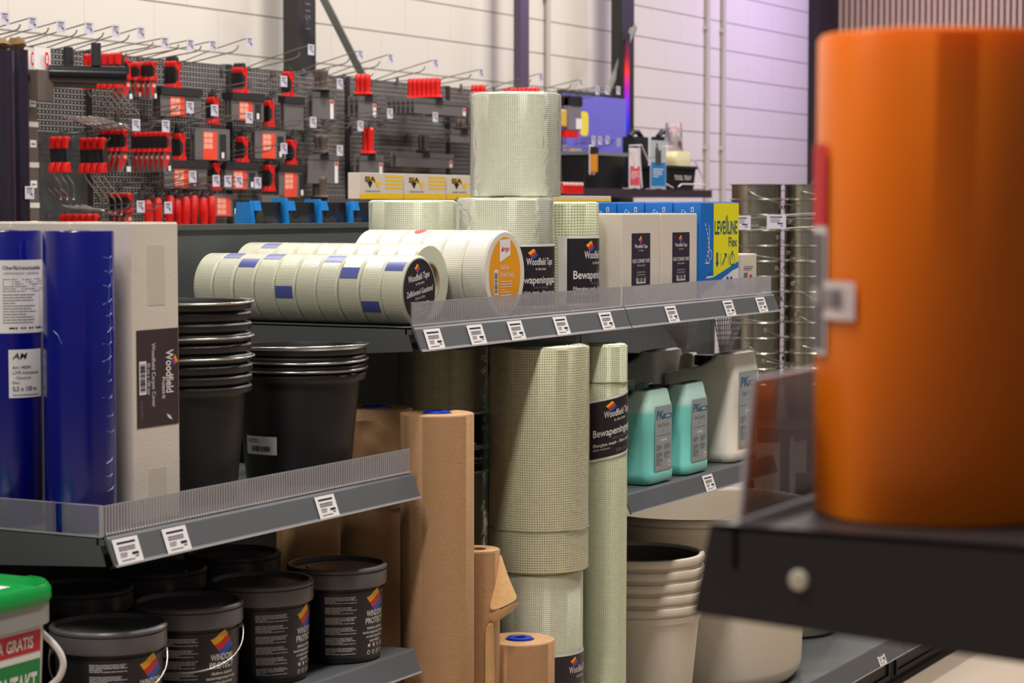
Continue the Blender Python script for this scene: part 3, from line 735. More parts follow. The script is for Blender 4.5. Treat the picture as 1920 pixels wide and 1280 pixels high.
for i in range(4):
    y0 = 2.325 + i * .0835
    t, w, d = carton('levelling_box', ['blue and yellow box with large lettering at the front right of the top shelf', 'plain blue box directly behind the blue and yellow one, small printed square', 'third blue box behind the blue and yellow one', 'deepest blue box of the row, nearest the back panel'][i], 'blue and yellow boxes', 5.465, 5.730, y0, y0 + .081, SZT, .260, BL)
    W_, H_ = 2 * w, .26
    f = Flat(); f.rect(0.0, 0, W_ - .001, .062, 1, 1)
    f.poly([(0, .062), (0, .045), (W_ - .001, .145), (W_ - .001, .185), (.0, .082)][0:5], 0, 1.5)
    f.poly([(.085, .258), (W_ - .0005, .258), (W_ - .0005, .098), (.085, .058)], 2, 2)
    f.poly([(0, 0), (0, .045), (W_ - .03, .083), (W_ - .001, .105), (W_ - .001, 0)], 1, 1.8)
    f.poly([(0, .012), (0, .055), (.085, .058), (W_ - .001, .098), (W_ - .001, .08), (W_ - .04, .074)], 0, 1.9)
    f.text('LEVE', .092, .175, .036, 3, w=.075, bold=2, ly=3); f.rect(.170, .175, .175, .222, 3, 3); f.rect(.179, .175, .184, .226, 3, 3)
    f.text('LINE', .187, .175, .036, 3, w=.066, bold=2, ly=3); f.text('Flex', W_ - .012, .140, .026, 3, 'R', bold=1.5, w=.062, ly=3)
    f.poly([(.105, .125), (.117, .125), (.117, .098), (.123, .098), (.111, .084), (.099, .098), (.105, .098)], 3, 3)
    f.rect(.135, .088, .137, .122, 3, 3); f.rect(.190, .088, .192, .122, 3, 3)
    f.poly([(.145, .092), (.150, .088), (.172, .112), (.180, .112), (.176, .122), (.160, .122), (.166, .114)], 3, 3)
    f.disc(.218, .104, .018, .018, 3, 3); f.disc(.218, .104, .014, .014, 2, 4); f.rect(.216, .104, .220, .116, 3, 5); f.rect(.214, .122, .222, .128, 3, 4)
    f.text('30', .176, .022, .036, 5, w=.048, bold=2, ly=3); f.text('m', .228, .022, .016, 5, w=.02, bold=1, ly=3)
    # line drawing of a spout
    for k in range(9): f.disc(.030 + .020 * math.sin(k * .35), .20 - k * .012, .0022, .005, 1, 2, 8)
    f.rect(.055, .10, .0575, .20, 1, 2); f.disc(.062, .120, .012, .014, 1, 2); f.disc(.062, .120, .0095, .0115, 0, 2.5); f.rect(.028, .096, .058, .099, 1, 2)
    f.build('printed_front', [BL, WHITE, YE, NB, INK, mat('print_blue_dark', (20, 70, 160), .5)], plane_map((-w, -d - .0003, 0), ALONG, UPV), t, .0003, 'front with yellow panel and blue lettering')
    g = Flat()   # narrow side facing the near end of the aisle
    g.rect(.052, .235, .060, .247, 0, 1); g.rect(.0535, .237, .0585, .245, 1, 2); g.rect(.049, .227, .063, .2285, 0, 1); g.rect(.049, .230, .063, .2315, 0, 1)
    g.text('Co', .024, .228, .014, 0, w=.014, ly=1, rot=0)
    if i == 0: g.rect(.002, .012, .030, .16, 2, 1); g.text('FLEX', .008, .11, .014, 3, w=.018, bold=1, ly=2)
    g.build('side_print', [WHITE, BL, YE, NB], plane_map((-w - .0003, d, 0), (0, -1, 0), UPV), t, .0003)
t, w, d = carton('cardboard_box', 'small white box at the far end of the top shelf with a tiny printed label', None, 5.760, 5.880, 2.33, 2.45, SZT, .115, WBOX)
f = Flat(); f.barcode(.018, .045, .036, .022, 0, 1, 1); f.lines(.02, .082, .075, .012, 2, 2); f.rect(.065, .05, .085, .058, 3, 2); f.build('printed_label', [WHITE, INK, GREYINK, REDL], plane_map((-w, -d - .0003, 0), ALONG, UPV), t)
t, w, d = carton('cardboard_box', 'dark box lying behind the small white box beside the metal pails', None, 5.75, 5.90, 2.55, 2.75, SZT, .13, mat('dark_cardboard', (58, 50, 58), .6))

# ------------------------------------------------------------------ carpet cover cartons, bay one
for i in range(4):
    y0 = 2.357 + i * .134
    t, w, d = carton('carpet_cover_box', ['tall white carton with a dark brown lettered label facing the aisle', 'second tall white carton, right behind the labelled one', 'third tall white carton in the row behind the blue film rolls', 'tall white carton nearest the back panel'][i], 'tall white cartons', 3.052, 3.186, y0, y0 + .131, SZ1, .518, WBOX)
    W_, H_ = .120, .170   # label, text runs downwards
    f = Flat(); f.rect(0, 0, W_, H_, 0, 1)
    R_ = -PI / 2
    f.text('Woodfield', W_ * .70, H_ * .78, .0215, 1, w=.076, bold=1.5, rot=R_, ly=2); f.text('Protect-it', W_ * .60, H_ * .50, .0105, 1, w=.038, bold=1, rot=R_, ly=2)
    f.flame(W_ * .90, H_ * .66, .014, FL, 2, rot=R_)
    f.text('Woodfield Carpet Cover', W_ * .36, H_ * .86, .0105, 1, w=.112, rot=R_, ly=2); f.text('30 cm x 100 mtr', W_ * .25, H_ * .66, .0085, 1, w=.056, rot=R_, ly=2)
    f.barcode(W_ * .06, H_ * .34, .020, .058, 5, 6, 2, vert=True); f.lines(W_ * .08, H_ * .27, .008, .035, 8, 7, .3, 2)
    f.poly([(W_ * .70, H_ * .12), (W_ * .80, H_ * .09), (W_ * .84, H_ * .045), (W_ * .74, H_ * .075)], 1, 2)
    f.build('printed_label', [BROWNB] + LM[1:], plane_map((-w + .011, -d - .0003, .163), ALONG, UPV), t, .0003, 'dark brown label with white lettering')
    for z0_, z1_ in ((.375, .48), (.04, .09)): MB().box(-w + .045, w - .040, -d - .0004, -d, z0_, z1_).build('sealing_tape', mat('parcel_tape', (204, 195, 182), .35), t, 0)

# ------------------------------------------------------------------ blue film rolls
BLUEF = mat('blue_film', (6, 14, 118), .25, noise=.12, scale=18, coat=.3, bump=.05, bscale=60)
BLUEC = mat('film_crease', (92, 118, 196), .3)
def blue_roll(X, Y, label, h=.506, R=.0595):
    t = thing('film_roll', label, 'film roll', (X, Y, SZ1), 0, 'blue protective film rolls')
    MB().lathe([(R * .45, .001), (R - .001, .001), (R, .003), (R, h * .5), (R, h - .003), (R - .0015, h), (R * .45, h), (R * .42, h - .02)], 72, wob=.0002).build('winding', BLUEF, t, 40)
    MB().lathe([(R * .45, h + .0005), (R * .39, h + .0005), (R * .39, .02)], 32).build('core', mat('cardboard_core', (170, 150, 120), .8), t, 40)
    return t
b2 = blue_roll(2.955, 2.393, 'blue film roll at the shelf corner, creased along its right edge, no label')
b1 = blue_roll(2.955, 2.549, 'blue film roll with two white paper labels at the left picture edge')
a = CAMA(2.955, 2.393); q = MB(); rnd = random.Random(5); R = .0597
zz = .46
pts = []
while zz > .03:
    an = a + 1.02 + rnd.uniform(-.06, .06); L = rnd.uniform(.008, .02)
    q.tube([((R) * math.cos(an - L / R), R * math.sin(an - L / R), zz + rnd.uniform(-.006, .004)), (R * math.cos(an), R * math.sin(an), zz), (R * math.cos(an + .10), R * math.sin(an + .10), zz + .004)], .00045, 5)
    if zz > .27: q.tube([(R * math.cos(an), R * math.sin(an), zz), (R * math.cos(an + .05), R * math.sin(an + .05), zz - .012), (R * math.cos(an - .03), R * math.sin(an - .03), zz - .026)], .0006, 5)
    zz -= rnd.uniform(.022, .05) if zz < .3 else .024
q.tube([(R * math.cos(a - .78), R * math.sin(a - .78), .34), (R * math.cos(a - .62), R * math.sin(a - .62), .333), (R * math.cos(a - .5), R * math.sin(a - .5), .318)], .0006, 5)
q.build('crease', BLUEC, b2, 60)
a = CAMA(2.955, 2.549); R = .0598
f = Flat(); f.rect(0, 0, .150, .124, 0, 1, 30)
f.text('Oberflächenschutzfolie', .030, .108, .0065, 1, w=.076, bold=1, ly=2); f.text('selbstklebend / selfadhesive', .032, .100, .0045, 2, w=.07, ly=2)
f.lines(.030, .092, .105, .024, 6, 2, .35, 2); f.lines(.030, .066, .062, .052, 11, 2, .35, 2); f.rect(.104, .012, .1046, .068, 2, 2); f.rect(.03, .067, .14, .0676, 2, 2); f.lines(.04, .010, .09, .006, 1, 1, .5, 2)
f.build('paper_label', [WHITE, INK, GREYINK], cyl_map(R, a - .62, .332), b1, .0003, 'large white label with small print')
f = Flat(); f.rect(0, 0, .068, .082, 0, 1, 16)
f.text('AM', .006, .066, .0105, 1, w=.024, bold=1.6, slant=.3, ly=2); f.rect(.004, .0625, .064, .0632, 1, 2)
f.text('Art 140041', .006, .049, .0058, 1, w=.034, bold=1, ly=2); f.text('LDPE-Abklebefolie', .006, .040, .0055, 1, w=.052, ly=2); f.text('- Glasschutz -', .009, .0315, .0055, 1, w=.034, ly=2); f.text('blau', .006, .0235, .0055, 1, w=.012, ly=2)
f.text('0,5 x 100 m', .006, .0115, .0078, 1, w=.046, bold=1.5, ly=2); f.rect(.004, .008, .064, .0086, 1, 2); f.lines(.006, .0055, .056, .003, 1, 2, .6, 2)
f.build('paper_label', [WHITE, INK, GREYINK], cyl_map(R, a + .02, .222), b1, .0003, 'white article label with black lettering')

# ------------------------------------------------------------------ nested black buckets
def nest_bucket(R, h, rb, m):
    q = MB()
    q.lathe([(0, .002), (rb - .01, .0), (rb, .006), (R - .013, h - .022), (R - .013, h - .0145), (R - .002, h - .014), (R, h - .011), (R, h - .003), (R - .003, h), (R - .009, h), (R - .012, h - .01), (rb - .004, .010), (0, .008)], 64)
    return q
def handle_pts(R, h, drop, n=24, out=.004, a=0, flat=False):
    """wire bail resting against the rim: half circle from ear to ear, sagging"""
    pts = []
    for i in range(n + 1):
        t_ = i / n; an = a + PI * t_; s_ = math.sin(PI * t_)
        pts.append(((R + out) * math.cos(an), (R + out) * math.sin(an), h - drop * s_))
    return pts
def stack(X, Y, z, R, h, rb, n, step, labels, group, handles, m=BLACK):
    proto = None
    for i in range(n):
        if proto is None:
            t = thing('black_bucket', labels[i], 'bucket', (X, Y, z), 0, group); nest_bucket(R, h, rb, m).build('body', m, t, 40); proto = t
        else:
            t = proto.copy(); C.objects.link(t); t.location = (X + random.uniform(-.0015, .0015), Y + random.uniform(-.0015, .0015), z + i * step); t['label'] = labels[i]
            for ch in proto.children:
                if ch.name.startswith('body'): c = ch.copy(); C.objects.link(c); c.parent = t
        if handles and i in handles:
            an, dr, up = handles[i]
            q = MB().tube(handle_pts(R, h - .010 + up, dr, a=an), .0021, 8)
            q.build('handle', WIRE, t, 60)
            for e in (0, PI): MB().box(-.005, .005, -.004, .004, -.012, .012, 0, Matrix.Translation(((R + .001) * math.cos(an + e), (R + .001) * math.sin(an + e), h - .012)) @ Matrix.Rotation(an, 4, 'Z')).build('handle_ear', m, t, 0)
        last = t
    return last
lab = ['bottom bucket of the tall nested stack beside the white carton'] + [ORD[i] + ' black bucket from the bottom of the tall nine-bucket stack' for i in range(1, 8)] + ['top bucket of the tall nested stack beside the white carton']
HA = math.radians(150)
stack(3.340, 2.475, SZ1, .138, .218, .108, 9, .0193, lab, 'tall stack of nested black buckets', {3: (HA + .2, .0, .004), 5: (HA - .1, .0, .003), 8: (HA + .15, .002, .010)})
lab = ['bottom bucket of the short nested stack with a white sticker', 'second black bucket in the short four-bucket stack', 'third black bucket in the short four-bucket stack', 'top bucket of the short stack with its wire bail lying on the rim']
lo = stack(3.700, 2.445, SZ1, .135, .218, .104, 4, .0175, lab, 'short stack of nested black buckets', {1: (HA - .3, .002, .002), 2: (HA - .25, .003, .002), 3: (HA + .1, -.004, .010)})
bot = [o for o in C.objects if o.get('label') == lab[0]][0]
a = CAMA(3.70, 2.445)
f = Flat(); f.rect(0, 0, .075, .036, 0, 1, 10); f.barcode(.012, .003, .055, .015, 0, 1, 2); f.lines(.006, .030, .03, .008, 2, 2, .5, 2)
f.build('price_sticker', [WHITE, INK, GREYINK], cyl_map(.1145, a - 1.02, .062, .118, .1), bot, .0005, 'white barcode sticker')

# ------------------------------------------------------------------ black coating buckets with lids
def coat_bucket(loc, label, handle=True, turn=-.45):
    t = thing('coating_bucket', label, 'bucket', loc, 0, 'black coating buckets on the low shelf')
    R, h, rb = .0935, .190, .0865
    MB().lathe([(0, .0), (rb - .004, .0), (rb, .003), (R - .002, h - .03), (R - .002, h - .004)], 64).build('body', BLACK, t, 40)
    MB().lathe([(R - .001, h - .038), (R + .0055, h - .038), (R + .007, h - .034), (R + .0065, h - .010), (R + .004, h - .009), (R + .0075, h - .006), (R + .0075, h - .002), (R + .005, h + .001), (R - .001, h + .001), (R - .004, h - .007), (R - .030, h - .007), (R - .032, h - .005), (0, h - .005)], 64).build('lid', BLACK2, t, 30)
    a = CAMA(loc[0], loc[1])
    f = Flat(); W_, H_ = .215, .132
    f.rect(0, 0, W_, H_, 0, 1, 40)
    lx = .008
    for k in range(6): f.lines(lx, H_ - .008 - k * .0205, .062, .0145, 5, 1, .38, 2, random.Random(k))
    cx = .118
    f.flame(cx, H_ - .020, .036, FL, 2)
    f.text('WINDOW', cx, H_ - .051, .012, 1, 'C', bold=1, w=.052, ly=2); f.text('PROTECT', cx, H_ - .066, .012, 1, 'C', bold=1, w=.056, ly=2)
    for k, (s_, w_) in enumerate((('Afpelbare, elastische', .050), ('beschermingscoating voor glas', .068), ('en andere niet-poreuze', .052), ('oppervlakken', .034))): f.text(s_, cx, H_ - .077 - k * .0085, .0052, 1, 'C', bold=1, w=w_, ly=2)
    for k in range(4):
        x = cx - .018 + k * .014; y = .022
        if k == 0: f.rect(x - .003, y - .003, x + .003, y + .003, 1, 2)
        elif k == 1: f.disc(x, y, .0025, .004, 1, 2, 10)
        elif k == 2: f.poly([(x - .003, y), (x + .001, y + .005), (x + .001, y - .005)], 1, 2)
        else: f.rect(x - .001, y - .004, x + .003, y + .004, 1, 2)
        f.disc(x - .001, y - .014, .004, .0045, 1, 2, 12); f.disc(x - .001, y - .014, .0025, .003, 0, 3, 12)
    f.build('printed_label', LM, cyl_map(rb + .0012, a + turn, .012, R - .0005, .148), t, .0003, 'black wrap-round label with a flame mark and white lettering')
    if handle:
        q = MB(); an = a - PI / 2 - .03; pts = []
        # bail hanging down over the front
        ear0 = Vector(((R + .006) * math.cos(an), (R + .006) * math.sin(an), h - .046)); ear1 = Vector(((R + .006) * math.cos(an + PI), (R + .006) * math.sin(an + PI), h - .046))
        for i in range(25):
            s_ = i / 24; ang = an + PI * s_; dr = .064 * math.sin(PI * s_) ** .8
            pts.append(((R + .006 + .012 * math.sin(PI * s_)) * math.cos(ang), (R + .006 + .012 * math.sin(PI * s_)) * math.sin(ang), h - .046 - dr))
        q.tube(pts, .0016, 8); q.build('handle', WIRE, t, 60)
        for e in (ear0, ear1): MB().tube([Vector((e.x * .93, e.y * .93, e.z)), e], .006, 10).build('handle_ear', BLACK2, t, 40)
    return t
spots = [(3.018, 2.388), (3.264, 2.400), (3.518, 2.412), (3.752, 2.388)]
lb = ['black lidded bucket with hanging wire handle, next to the green-lidded tub', 'black lidded bucket with hanging wire handle, second from the green-lidded tub', 'black lidded bucket whose lettering wraps away, second from the brown paper rolls', 'black lidded bucket nearest the brown paper rolls']
for (x, y), l_, hd, tn in zip(spots, lb, (True, True, False, False), (-.45, -.60, -.22, -.36)): coat_bucket((x, y, SZL), l_, hd, tn)
for i, (x, y) in enumerate(((3.03, 2.66), (3.29, 2.67), (3.54, 2.68), (3.775, 2.66))):
    coat_bucket((x, y, SZL), 'shadowed black bucket in the rear row, behind the ' + ['first', 'second', 'third', 'last'][i] + ' front bucket from the green-lidded tub', False)

# ------------------------------------------------------------------ green-lidded tub
def rrect(w, d, r, z, n=8, cx=0, cy=0):
    pts = []
    for sx, sy, a0 in ((1, 1, 0), (-1, 1, 90), (-1, -1, 180), (1, -1, 270)):
        for i in range(n + 1):
            a = math.radians(a0 + 90 * i / n); pts.append((cx + sx * (w - r) + r * math.cos(a), cy + sy * (d - r) + r * math.sin(a), z))
    return pts
t = thing('green_lidded_tub', 'white rounded tub with a bright green lid and red and green print, bottom left', 'tub', (2.672, 2.42, SZL), 0)
hh = .285
w0, d0 = .118, .110
MB().loft([rrect(w0 - .012, d0 - .012, .05, 0), rrect(w0 - .008, d0 - .008, .052, .006), rrect(w0, d0, .056, hh - .05), rrect(w0, d0, .056, hh)]).build('body', mat('white_tub_plastic', (222, 214, 210), .35), t, 50)
MB().loft([rrect(w0 + .002, d0 + .002, .057, hh - .046), rrect(w0 + .008, d0 + .008, .060, hh - .044), rrect(w0 + .008, d0 + .008, .060, hh - .008), rrect(w0 + .003, d0 + .003, .058, hh - .006)]).build('collar', mat('grey_collar', (150, 148, 146), .4), t, 40)
q = MB().loft([rrect(w0 + .009, d0 + .009, .061, hh - .010), rrect(w0 + .012, d0 + .012, .063, hh - .004), rrect(w0 + .011, d0 + .011, .062, hh + .012), rrect(w0 + .006, d0 + .006, .060, hh + .020), rrect(w0 - .004, d0 - .004, .055, hh + .021), rrect(w0 - .012, d0 - .012, .05, hh + .010), rrect(w0 - .014, d0 - .014, .048, hh + .010)])
rr_ = rrect(w0 + .001, d0 + .001, .058, hh + .020, 8)
for i in range(len(rr_)):
    p = Vector(rr_[i]); q.box(p.x - .0035, p.x + .0035, p.y - .0035, p.y + .0035, hh + .018, hh + .0225)
q.build('lid', GREENL, t, 40)
f = Flat(); f.rect(-.06, -.05, .075, .05, 0, 1); f.text('PLUS', -.03, .0, .02, 1, w=.06, bold=2, ly=2); f.text('MONTAGE', -.055, -.035, .016, 2, w=.1, bold=1, ly=2); f.lines(-.05, .04, .1, .02, 3, 1, .4, 2)
f.build('lid_sticker', [WHITE, INK, GREENL], plane_map((0.0, 0, hh + .0106), ALONG, (0, 1, 0)), t, .0003)
f = Flat(); f.rect(-.105, .005, .074, .236, 0, 1, 1); f.rect(-.105, .199, .074, .234, 1, 2); f.rect(-.105, .118, .074, .187, 2, 2)
f.text('GRATIS', .056, .207, .019, 0, 'R', bold=2, w=.064, ly=3); f.text('KONTAKT', .066, .131, .036, 0, 'R', bold=2.5, w=.112, ly=3); f.lines(-.09, .105, .14, .045, 5, 3, .35, 3); f.text('20% EXTRA', -.016, .207, .019, 0, 'R', bold=2, w=.07, ly=3)
f.build('printed_front', [WHITE, mat('print_red', (196, 26, 40), .4), mat('print_green', (0, 132, 62), .4), GREYINK], lambda u, v, l: Vector((u, -(d0 - .008 + .008 * v / (hh - .05)) - .0006 - l, v)), t, .0004, 'front print with a red band and a green band')
pts = []
for i in range(21):
    s_ = i / 20; k = .036 * math.sin(PI * min(1, s_ * 1.25)) - .05 * max(0, s_ - .6); pts.append((w0 - .016 + .468 * k - .12 * max(0, s_ - .7), -d0 * .72 - .884 * k - .02 * s_, hh - .058 - .135 * s_))
MB().tube(pts, .0055, 10).build('handle', mat('white_tub_plastic', (0, 0, 0)), t, 60)

# ------------------------------------------------------------------ jerrycans
def liquid(name, up, lo_, level, rough=.3):
    m = mat(name, up, rough, subs=.25); nt, b = nodes(m)
    tc = nt.nodes.new('ShaderNodeTexCoord'); s_ = nt.nodes.new('ShaderNodeSeparateXYZ'); nt.links.new(tc.outputs['Object'], s_.inputs[0])
    mr = nt.nodes.new('ShaderNodeMapRange'); mr.inputs[1].default_value = level; mr.inputs[2].default_value = level - .012; nt.links.new(s_.outputs[2], mr.inputs[0])
    nt.links.new(mixc(nt, mr.outputs[0], lin(up), lin(lo_)), b.inputs['Base Color']); return m
TEAL = liquid('teal_liquid_can', (186, 222, 212), (128, 216, 208), .192)
MILK = liquid('milky_can', (230, 226, 216), (232, 226, 214), .15)
LBG = mat('grey_blue_label', (150, 160, 166), .45, noise=.08, scale=14); PKB = mat('print_petrol', (40, 98, 132), .45)
def jerrycan(loc, w, d, h, m, label, group, printed=True, logo=True):
    """w along the shelf, d deep; the cap sits at the back, the grip block at the front"""
    t = thing('jerrycan', label, 'jerrycan', loc, 0, group)
    q = MB(); hw = w / 2; r = .022
    # body: rounded upright block with waist grooves, lofted
    rings = []
    for z, k in ((0, .012), (.004, .004), (.012, 0), (.030, -.001), (.036, .002), (h * .5, .0015), (h * .74, 0)):
        rings.append(rrect(hw - k, d / 2 - k, r, z, 6))
    # shoulder slopes down to the rear, front keeps its height
    def sh(z, k, yb): # ring whose rear part is pulled forward to yb
        R_ = rrect(hw - k, (d - yb) / 2 - k, r, z, 6); return [(x, y - yb / 2, zz) for x, y, zz in R_]
    rings += [sh(h * .80, .001, .0), sh(h * .84, .003, d * .26), sh(h * .875, .005, d * .48), sh(h * .93, .007, d * .60), sh(h * .985, .010, d * .64), sh(h, .020, d * .68)]
    q.loft(rings); q.build('body', m, t, 50)
    cy_ = d * .06
    MB().lathe([(.024, h * .78), (.024, h * .88), (.022, h * .90)], 32, T=Matrix.Translation((-hw * .1, cy_, 0))).build('neck', m, t, 40)
    pr = []; n = 40
    for z, rr2 in ((h * .865, .031), (h * .873, .0335), (h * .95, .0325), (h * .957, .030)):
        pr.append([((rr2 + (.0008 if i % 2 else 0)) * math.cos(2 * PI * i / n) - hw * .1, (rr2 + (.0008 if i % 2 else 0)) * math.sin(2 * PI * i / n) + cy_, z) for i in range(n)])
    MB().loft(pr).build('cap', BLACK, t, 30)
    MB().loft([rrect(.030, .022, .012, h * .80, 4, hw * .35, d * .41), rrect(.030, .020, .012, h * .93, 4, hw * .40, d * .40), rrect(.022, .012, .010, h * .96, 4, hw * .45, d * .40)]).build('grip', m, t, 60)
    if printed:
        W_, H_ = w * .66, h * .68; f = Flat(); f.rect(0, 0, W_, H_, 0, 1); f.rect(0, 0, W_, H_ * .012, 4, 2)
        f.text('PK', W_ * .08, H_ * .80, H_ * .13, 2, w=W_ * .42, bold=2, slant=.15, ly=2); f.poly([(W_ * .42, H_ * .80), (W_ * .96, H_ * .80), (W_ * 1.0, H_ * .87), (W_ * .50, H_ * .87)], 2, 2); f.text('1000', W_ * .62, H_ * .815, H_ * .04, 3, w=W_ * .26, bold=1, ly=3)
        f.text('Sand Cement', W_ * .5, H_ * .68, H_ * .06, 1, 'C', w=W_ * .66, slant=.2, ly=2); f.text('5L', W_ * .5, H_ * .60, H_ * .035, 1, 'C', w=W_ * .08, ly=2)
        f.rect(W_ * .12, H_ * .545, W_ * .92, H_ * .552, 1, 2)
        for k in range(4): f.disc(W_ * (.38 + .09 * k), H_ * .47, W_ * .03, H_ * .022, 3, 2, 10)
        f.lines(W_ * .08, H_ * .40, W_ * .38, H_ * .09, 4, 1, .4, 2); f.lines(W_ * .54, H_ * .40, W_ * .38, H_ * .09, 4, 1, .4, 2); f.lines(W_ * .08, H_ * .28, W_ * .38, H_ * .2, 9, 1, .4, 2); f.lines(W_ * .54, H_ * .28, W_ * .36, H_ * .1, 5, 1, .4, 2)
        f.rect(W_ * .78, H_ * .04, W_ * .94, H_ * .13, 3, 2); f.rect(W_ * .81, H_ * .055, W_ * .91, H_ * .115, 0, 3)
        f.build('printed_label', [LBG, GREYINK if logo else GREYINK, PKB, WHITE, mat('orange_line', (210, 140, 60), .5)], plane_map((-W_ / 2 + .006, -d / 2 - .0004, h * .14), ALONG, UPV), t, .0004, 'grey-blue printed label with a petrol logo')
    return t
jl = 'teal jerrycans on the middle shelf'; jw = 'milky white jerrycans on the middle shelf'
jerrycan((5.172, 2.305 + .095, SZM), .160, .19, .244, TEAL, 'teal jerrycan with grey label right beside the tall slim mesh roll', jl)
jerrycan((5.408, 2.305 + .095, SZM), .155, .19, .244, TEAL, 'teal jerrycan with grey label standing beside the milky white jerrycan', jl)
jerrycan((5.172, 2.305 + .30, SZM), .160, .19, .244, TEAL, 'teal jerrycan in the second row behind the left front one', jl, False)
jerrycan((5.408, 2.305 + .30, SZM), .155, .19, .244, TEAL, 'teal jerrycan in the second row behind the right front one', jl, False)
jerrycan((5.760, 2.305 + .110, SZM), .205, .215, .306, MILK, 'large milky white jerrycan with label at the front right of the middle shelf', jw)
jerrycan((5.760, 2.305 + .335, SZM), .205, .215, .306, MILK, 'large milky white jerrycan right behind the labelled white one', jw, False)
jerrycan((5.550, 2.790, SZM), .12, .19, .300, MILK, 'slimmer milky jerrycan at the back panel behind the teal ones', jw, False)
jerrycan((5.330, 2.800, SZM), .20, .17, .306, MILK, 'large milky jerrycan at the back panel, left of the slimmer one', jw, False)
# ------------------------------------------------------------------ white mortar tubs on the base shelf
TUB = mat('cream_tub_plastic', (224, 214, 198), .42, noise=.03, subs=.08); TUBIN = mat('tub_inside_grey', (112, 104, 96), .6)
def tub(R, h, rb, loc, label, group, sx=1, inside=None):
    t = thing('mortar_tub', label, 'tub', loc, 0, group)
    MB().lathe([(0, .0), (rb - .05, .0), (rb - .018, .006), (rb, .03), (rb + .004, .05), (R - .014, h - .045), (R - .008, h - .043), (R - .006, h - .028), (R - .010, h - .026), (R - .009, h - .020)], 96, sx=sx).build('outer_wall', TUB, t, 40)
    MB().lathe([(R - .009, h - .020), (R, h - .019), (R + .003, h - .010), (R + .001, h - .002), (R - .004, h), (R - .013, h - .001), (R - .016, h - .008)], 96, sx=sx).build('rim', TUB, t, 40)
    MB().lathe([(R - .016, h - .008), (R - .020, h - .05), (rb - .006, .05), (rb - .03, .012), (0, .008)], 96, sx=sx).build('inner_wall', inside or TUB, t, 40)
    return t
g = 'stack of nested cream tubs'
for i in range(5):
    tub(.172, .345, .130, (5.36, 2.452, SZB + i * .032), ORD[i] + ' nested cream tub counted from the bottom of the stack by the tall mesh roll' if i < 4 else 'top cream tub of the nested stack, its dark grey inside showing', g, inside=TUBIN)
tub(.310, .515, .278, (6.05, 2.560, SZB), 'very large cream mortar tub behind the nested stack', None, 1.25, inside=TUB)
tub(.200, .36, .180, (6.82, 2.60, SZB), 'cream tub beyond the very large one, mostly behind the blurred shelf', None)

# ------------------------------------------------------------------ metal pails stacked beyond the shelf end
PAIL = mat('tinplate', (168, 164, 152), .26, 1, noise=.10, scale=9)
def pails(X, Y, z, n, R, h, step, who, seed):
    rnd = random.Random(seed)
    for i in range(n):
        t = thing('metal_pail', (ORD[i] + ' pail from the bottom of the ' + who) if i < n - 1 else 'top pail of the ' + who, 'pail', (X, Y, z + i * step), 0, 'stacked metal pails')
        q = MB().lathe([(0, .0), (R * .86, .0), (R * .97, h - step - .008), (R * .985, h - step - .004), (R * 1.02, h - step), (R * .985, h - step + .004), (R * .985, h - .006), (R * 1.035, h - .004), (R * 1.035, h), (R * .97, h), (R * .85, .006), (0, .004)], 40)
        q.build('body', PAIL, t, 30)
        an = rnd.uniform(-2.6, -1.4) if i % 2 else rnd.uniform(2.4, 3.3); z0 = h - step * .45
        q = MB(); pts = []; sg = rnd.uniform(.02, .085); sw = rnd.uniform(.03, .075)
        for k in range(9):
            s_ = k / 8; a2 = an + PI * s_; w_ = math.sin(PI * s_)
            pts.append(((R * 1.04 + sw * w_) * math.cos(a2), (R * 1.04 + sw * w_) * math.sin(a2), z0 - sg * w_))
        q.tube(pts, .0016, 6); q.build('handle', WIRE, t, 60)
        for e in (0, PI): MB().lathe([(0, -.006), (.009, -.005), (.011, 0), (.009, .005), (0, .006)], 12, T=Matrix.Translation((R * 1.02 * math.cos(an + e), R * 1.02 * math.sin(an + e), z0)) @ Matrix.Rotation(PI / 2, 4, 'Y')).build('handle_ear', PAIL, t, 40)
pails(8.212, 3.257, .7215, 13, .0985, .20, .0606, 'left stack of shiny metal pails', 4)
pails(8.333, 3.080, .7215, 13, .0985, .20, .0606, 'right stack of shiny metal pails', 9)
t = thing('dark_bag', 'dark rounded bundle on top behind the right stack of metal pails', 'bag', (8.60, 3.12, .7215))
MB().lathe([(0, 0), (.06, .0), (.066, .05), (.066, .86), (.05, .935), (.03, .96), (0, .966)], 24, wob=.002).build('body', mat('dark_navy_cloth', (34, 30, 50), .7), t)
# wire hooks with price cards in front of the pails (they reach towards the near end of the aisle)
def card(parent, p, w=.055, h=.048, along=(1, 0, 0), name='price_card'):
    f = Flat(); f.rect(-w / 2, -h, w / 2, 0, 0, 1); f.rect(-w * .34, -h * .22, w * .30, -h * .14, 1, 2); f.lines(-w * .3, -h * .30, w * .55, h * .3, 3, 2, .45, 2); f.rect(w * .05, -h * .68, w * .34, -h * .58, 1, 2); f.rect(w * .2, -h * .82, w * .34, -h * .76, 1, 2)
    o = f.build(name, [LILAC, INK, GREYINK], plane_map(p, along, UPV), parent, .0006)
    return o
t = thing('wire_rack', 'wire display arms with two price cards crossing in front of the metal pails', 'rack', (8.0, 2.9, 1.50))
q = MB(); L = lambda px, py, X: at(px, py, X=X) - Vector((8.0, 2.9, 1.50))
for p, r_ in (((1392, 409), (1530, 403)), ((1392, 412), (1530, 410)), ((1458, 404), (1560, 398)), ((1400, 432), (1530, 425)), ((1400, 436), (1432, 428)), ((1402, 428), (1422, 422))):
    q.tube([L(p[0], p[1], 7.35), L(r_[0], r_[1], 7.8)], .0022, 6)
q.tube([L(1566, 380, 7.8), L(1566, 900, 7.8)], .012, 8)
q.build('wire_arm', HOOKM, t, 60)
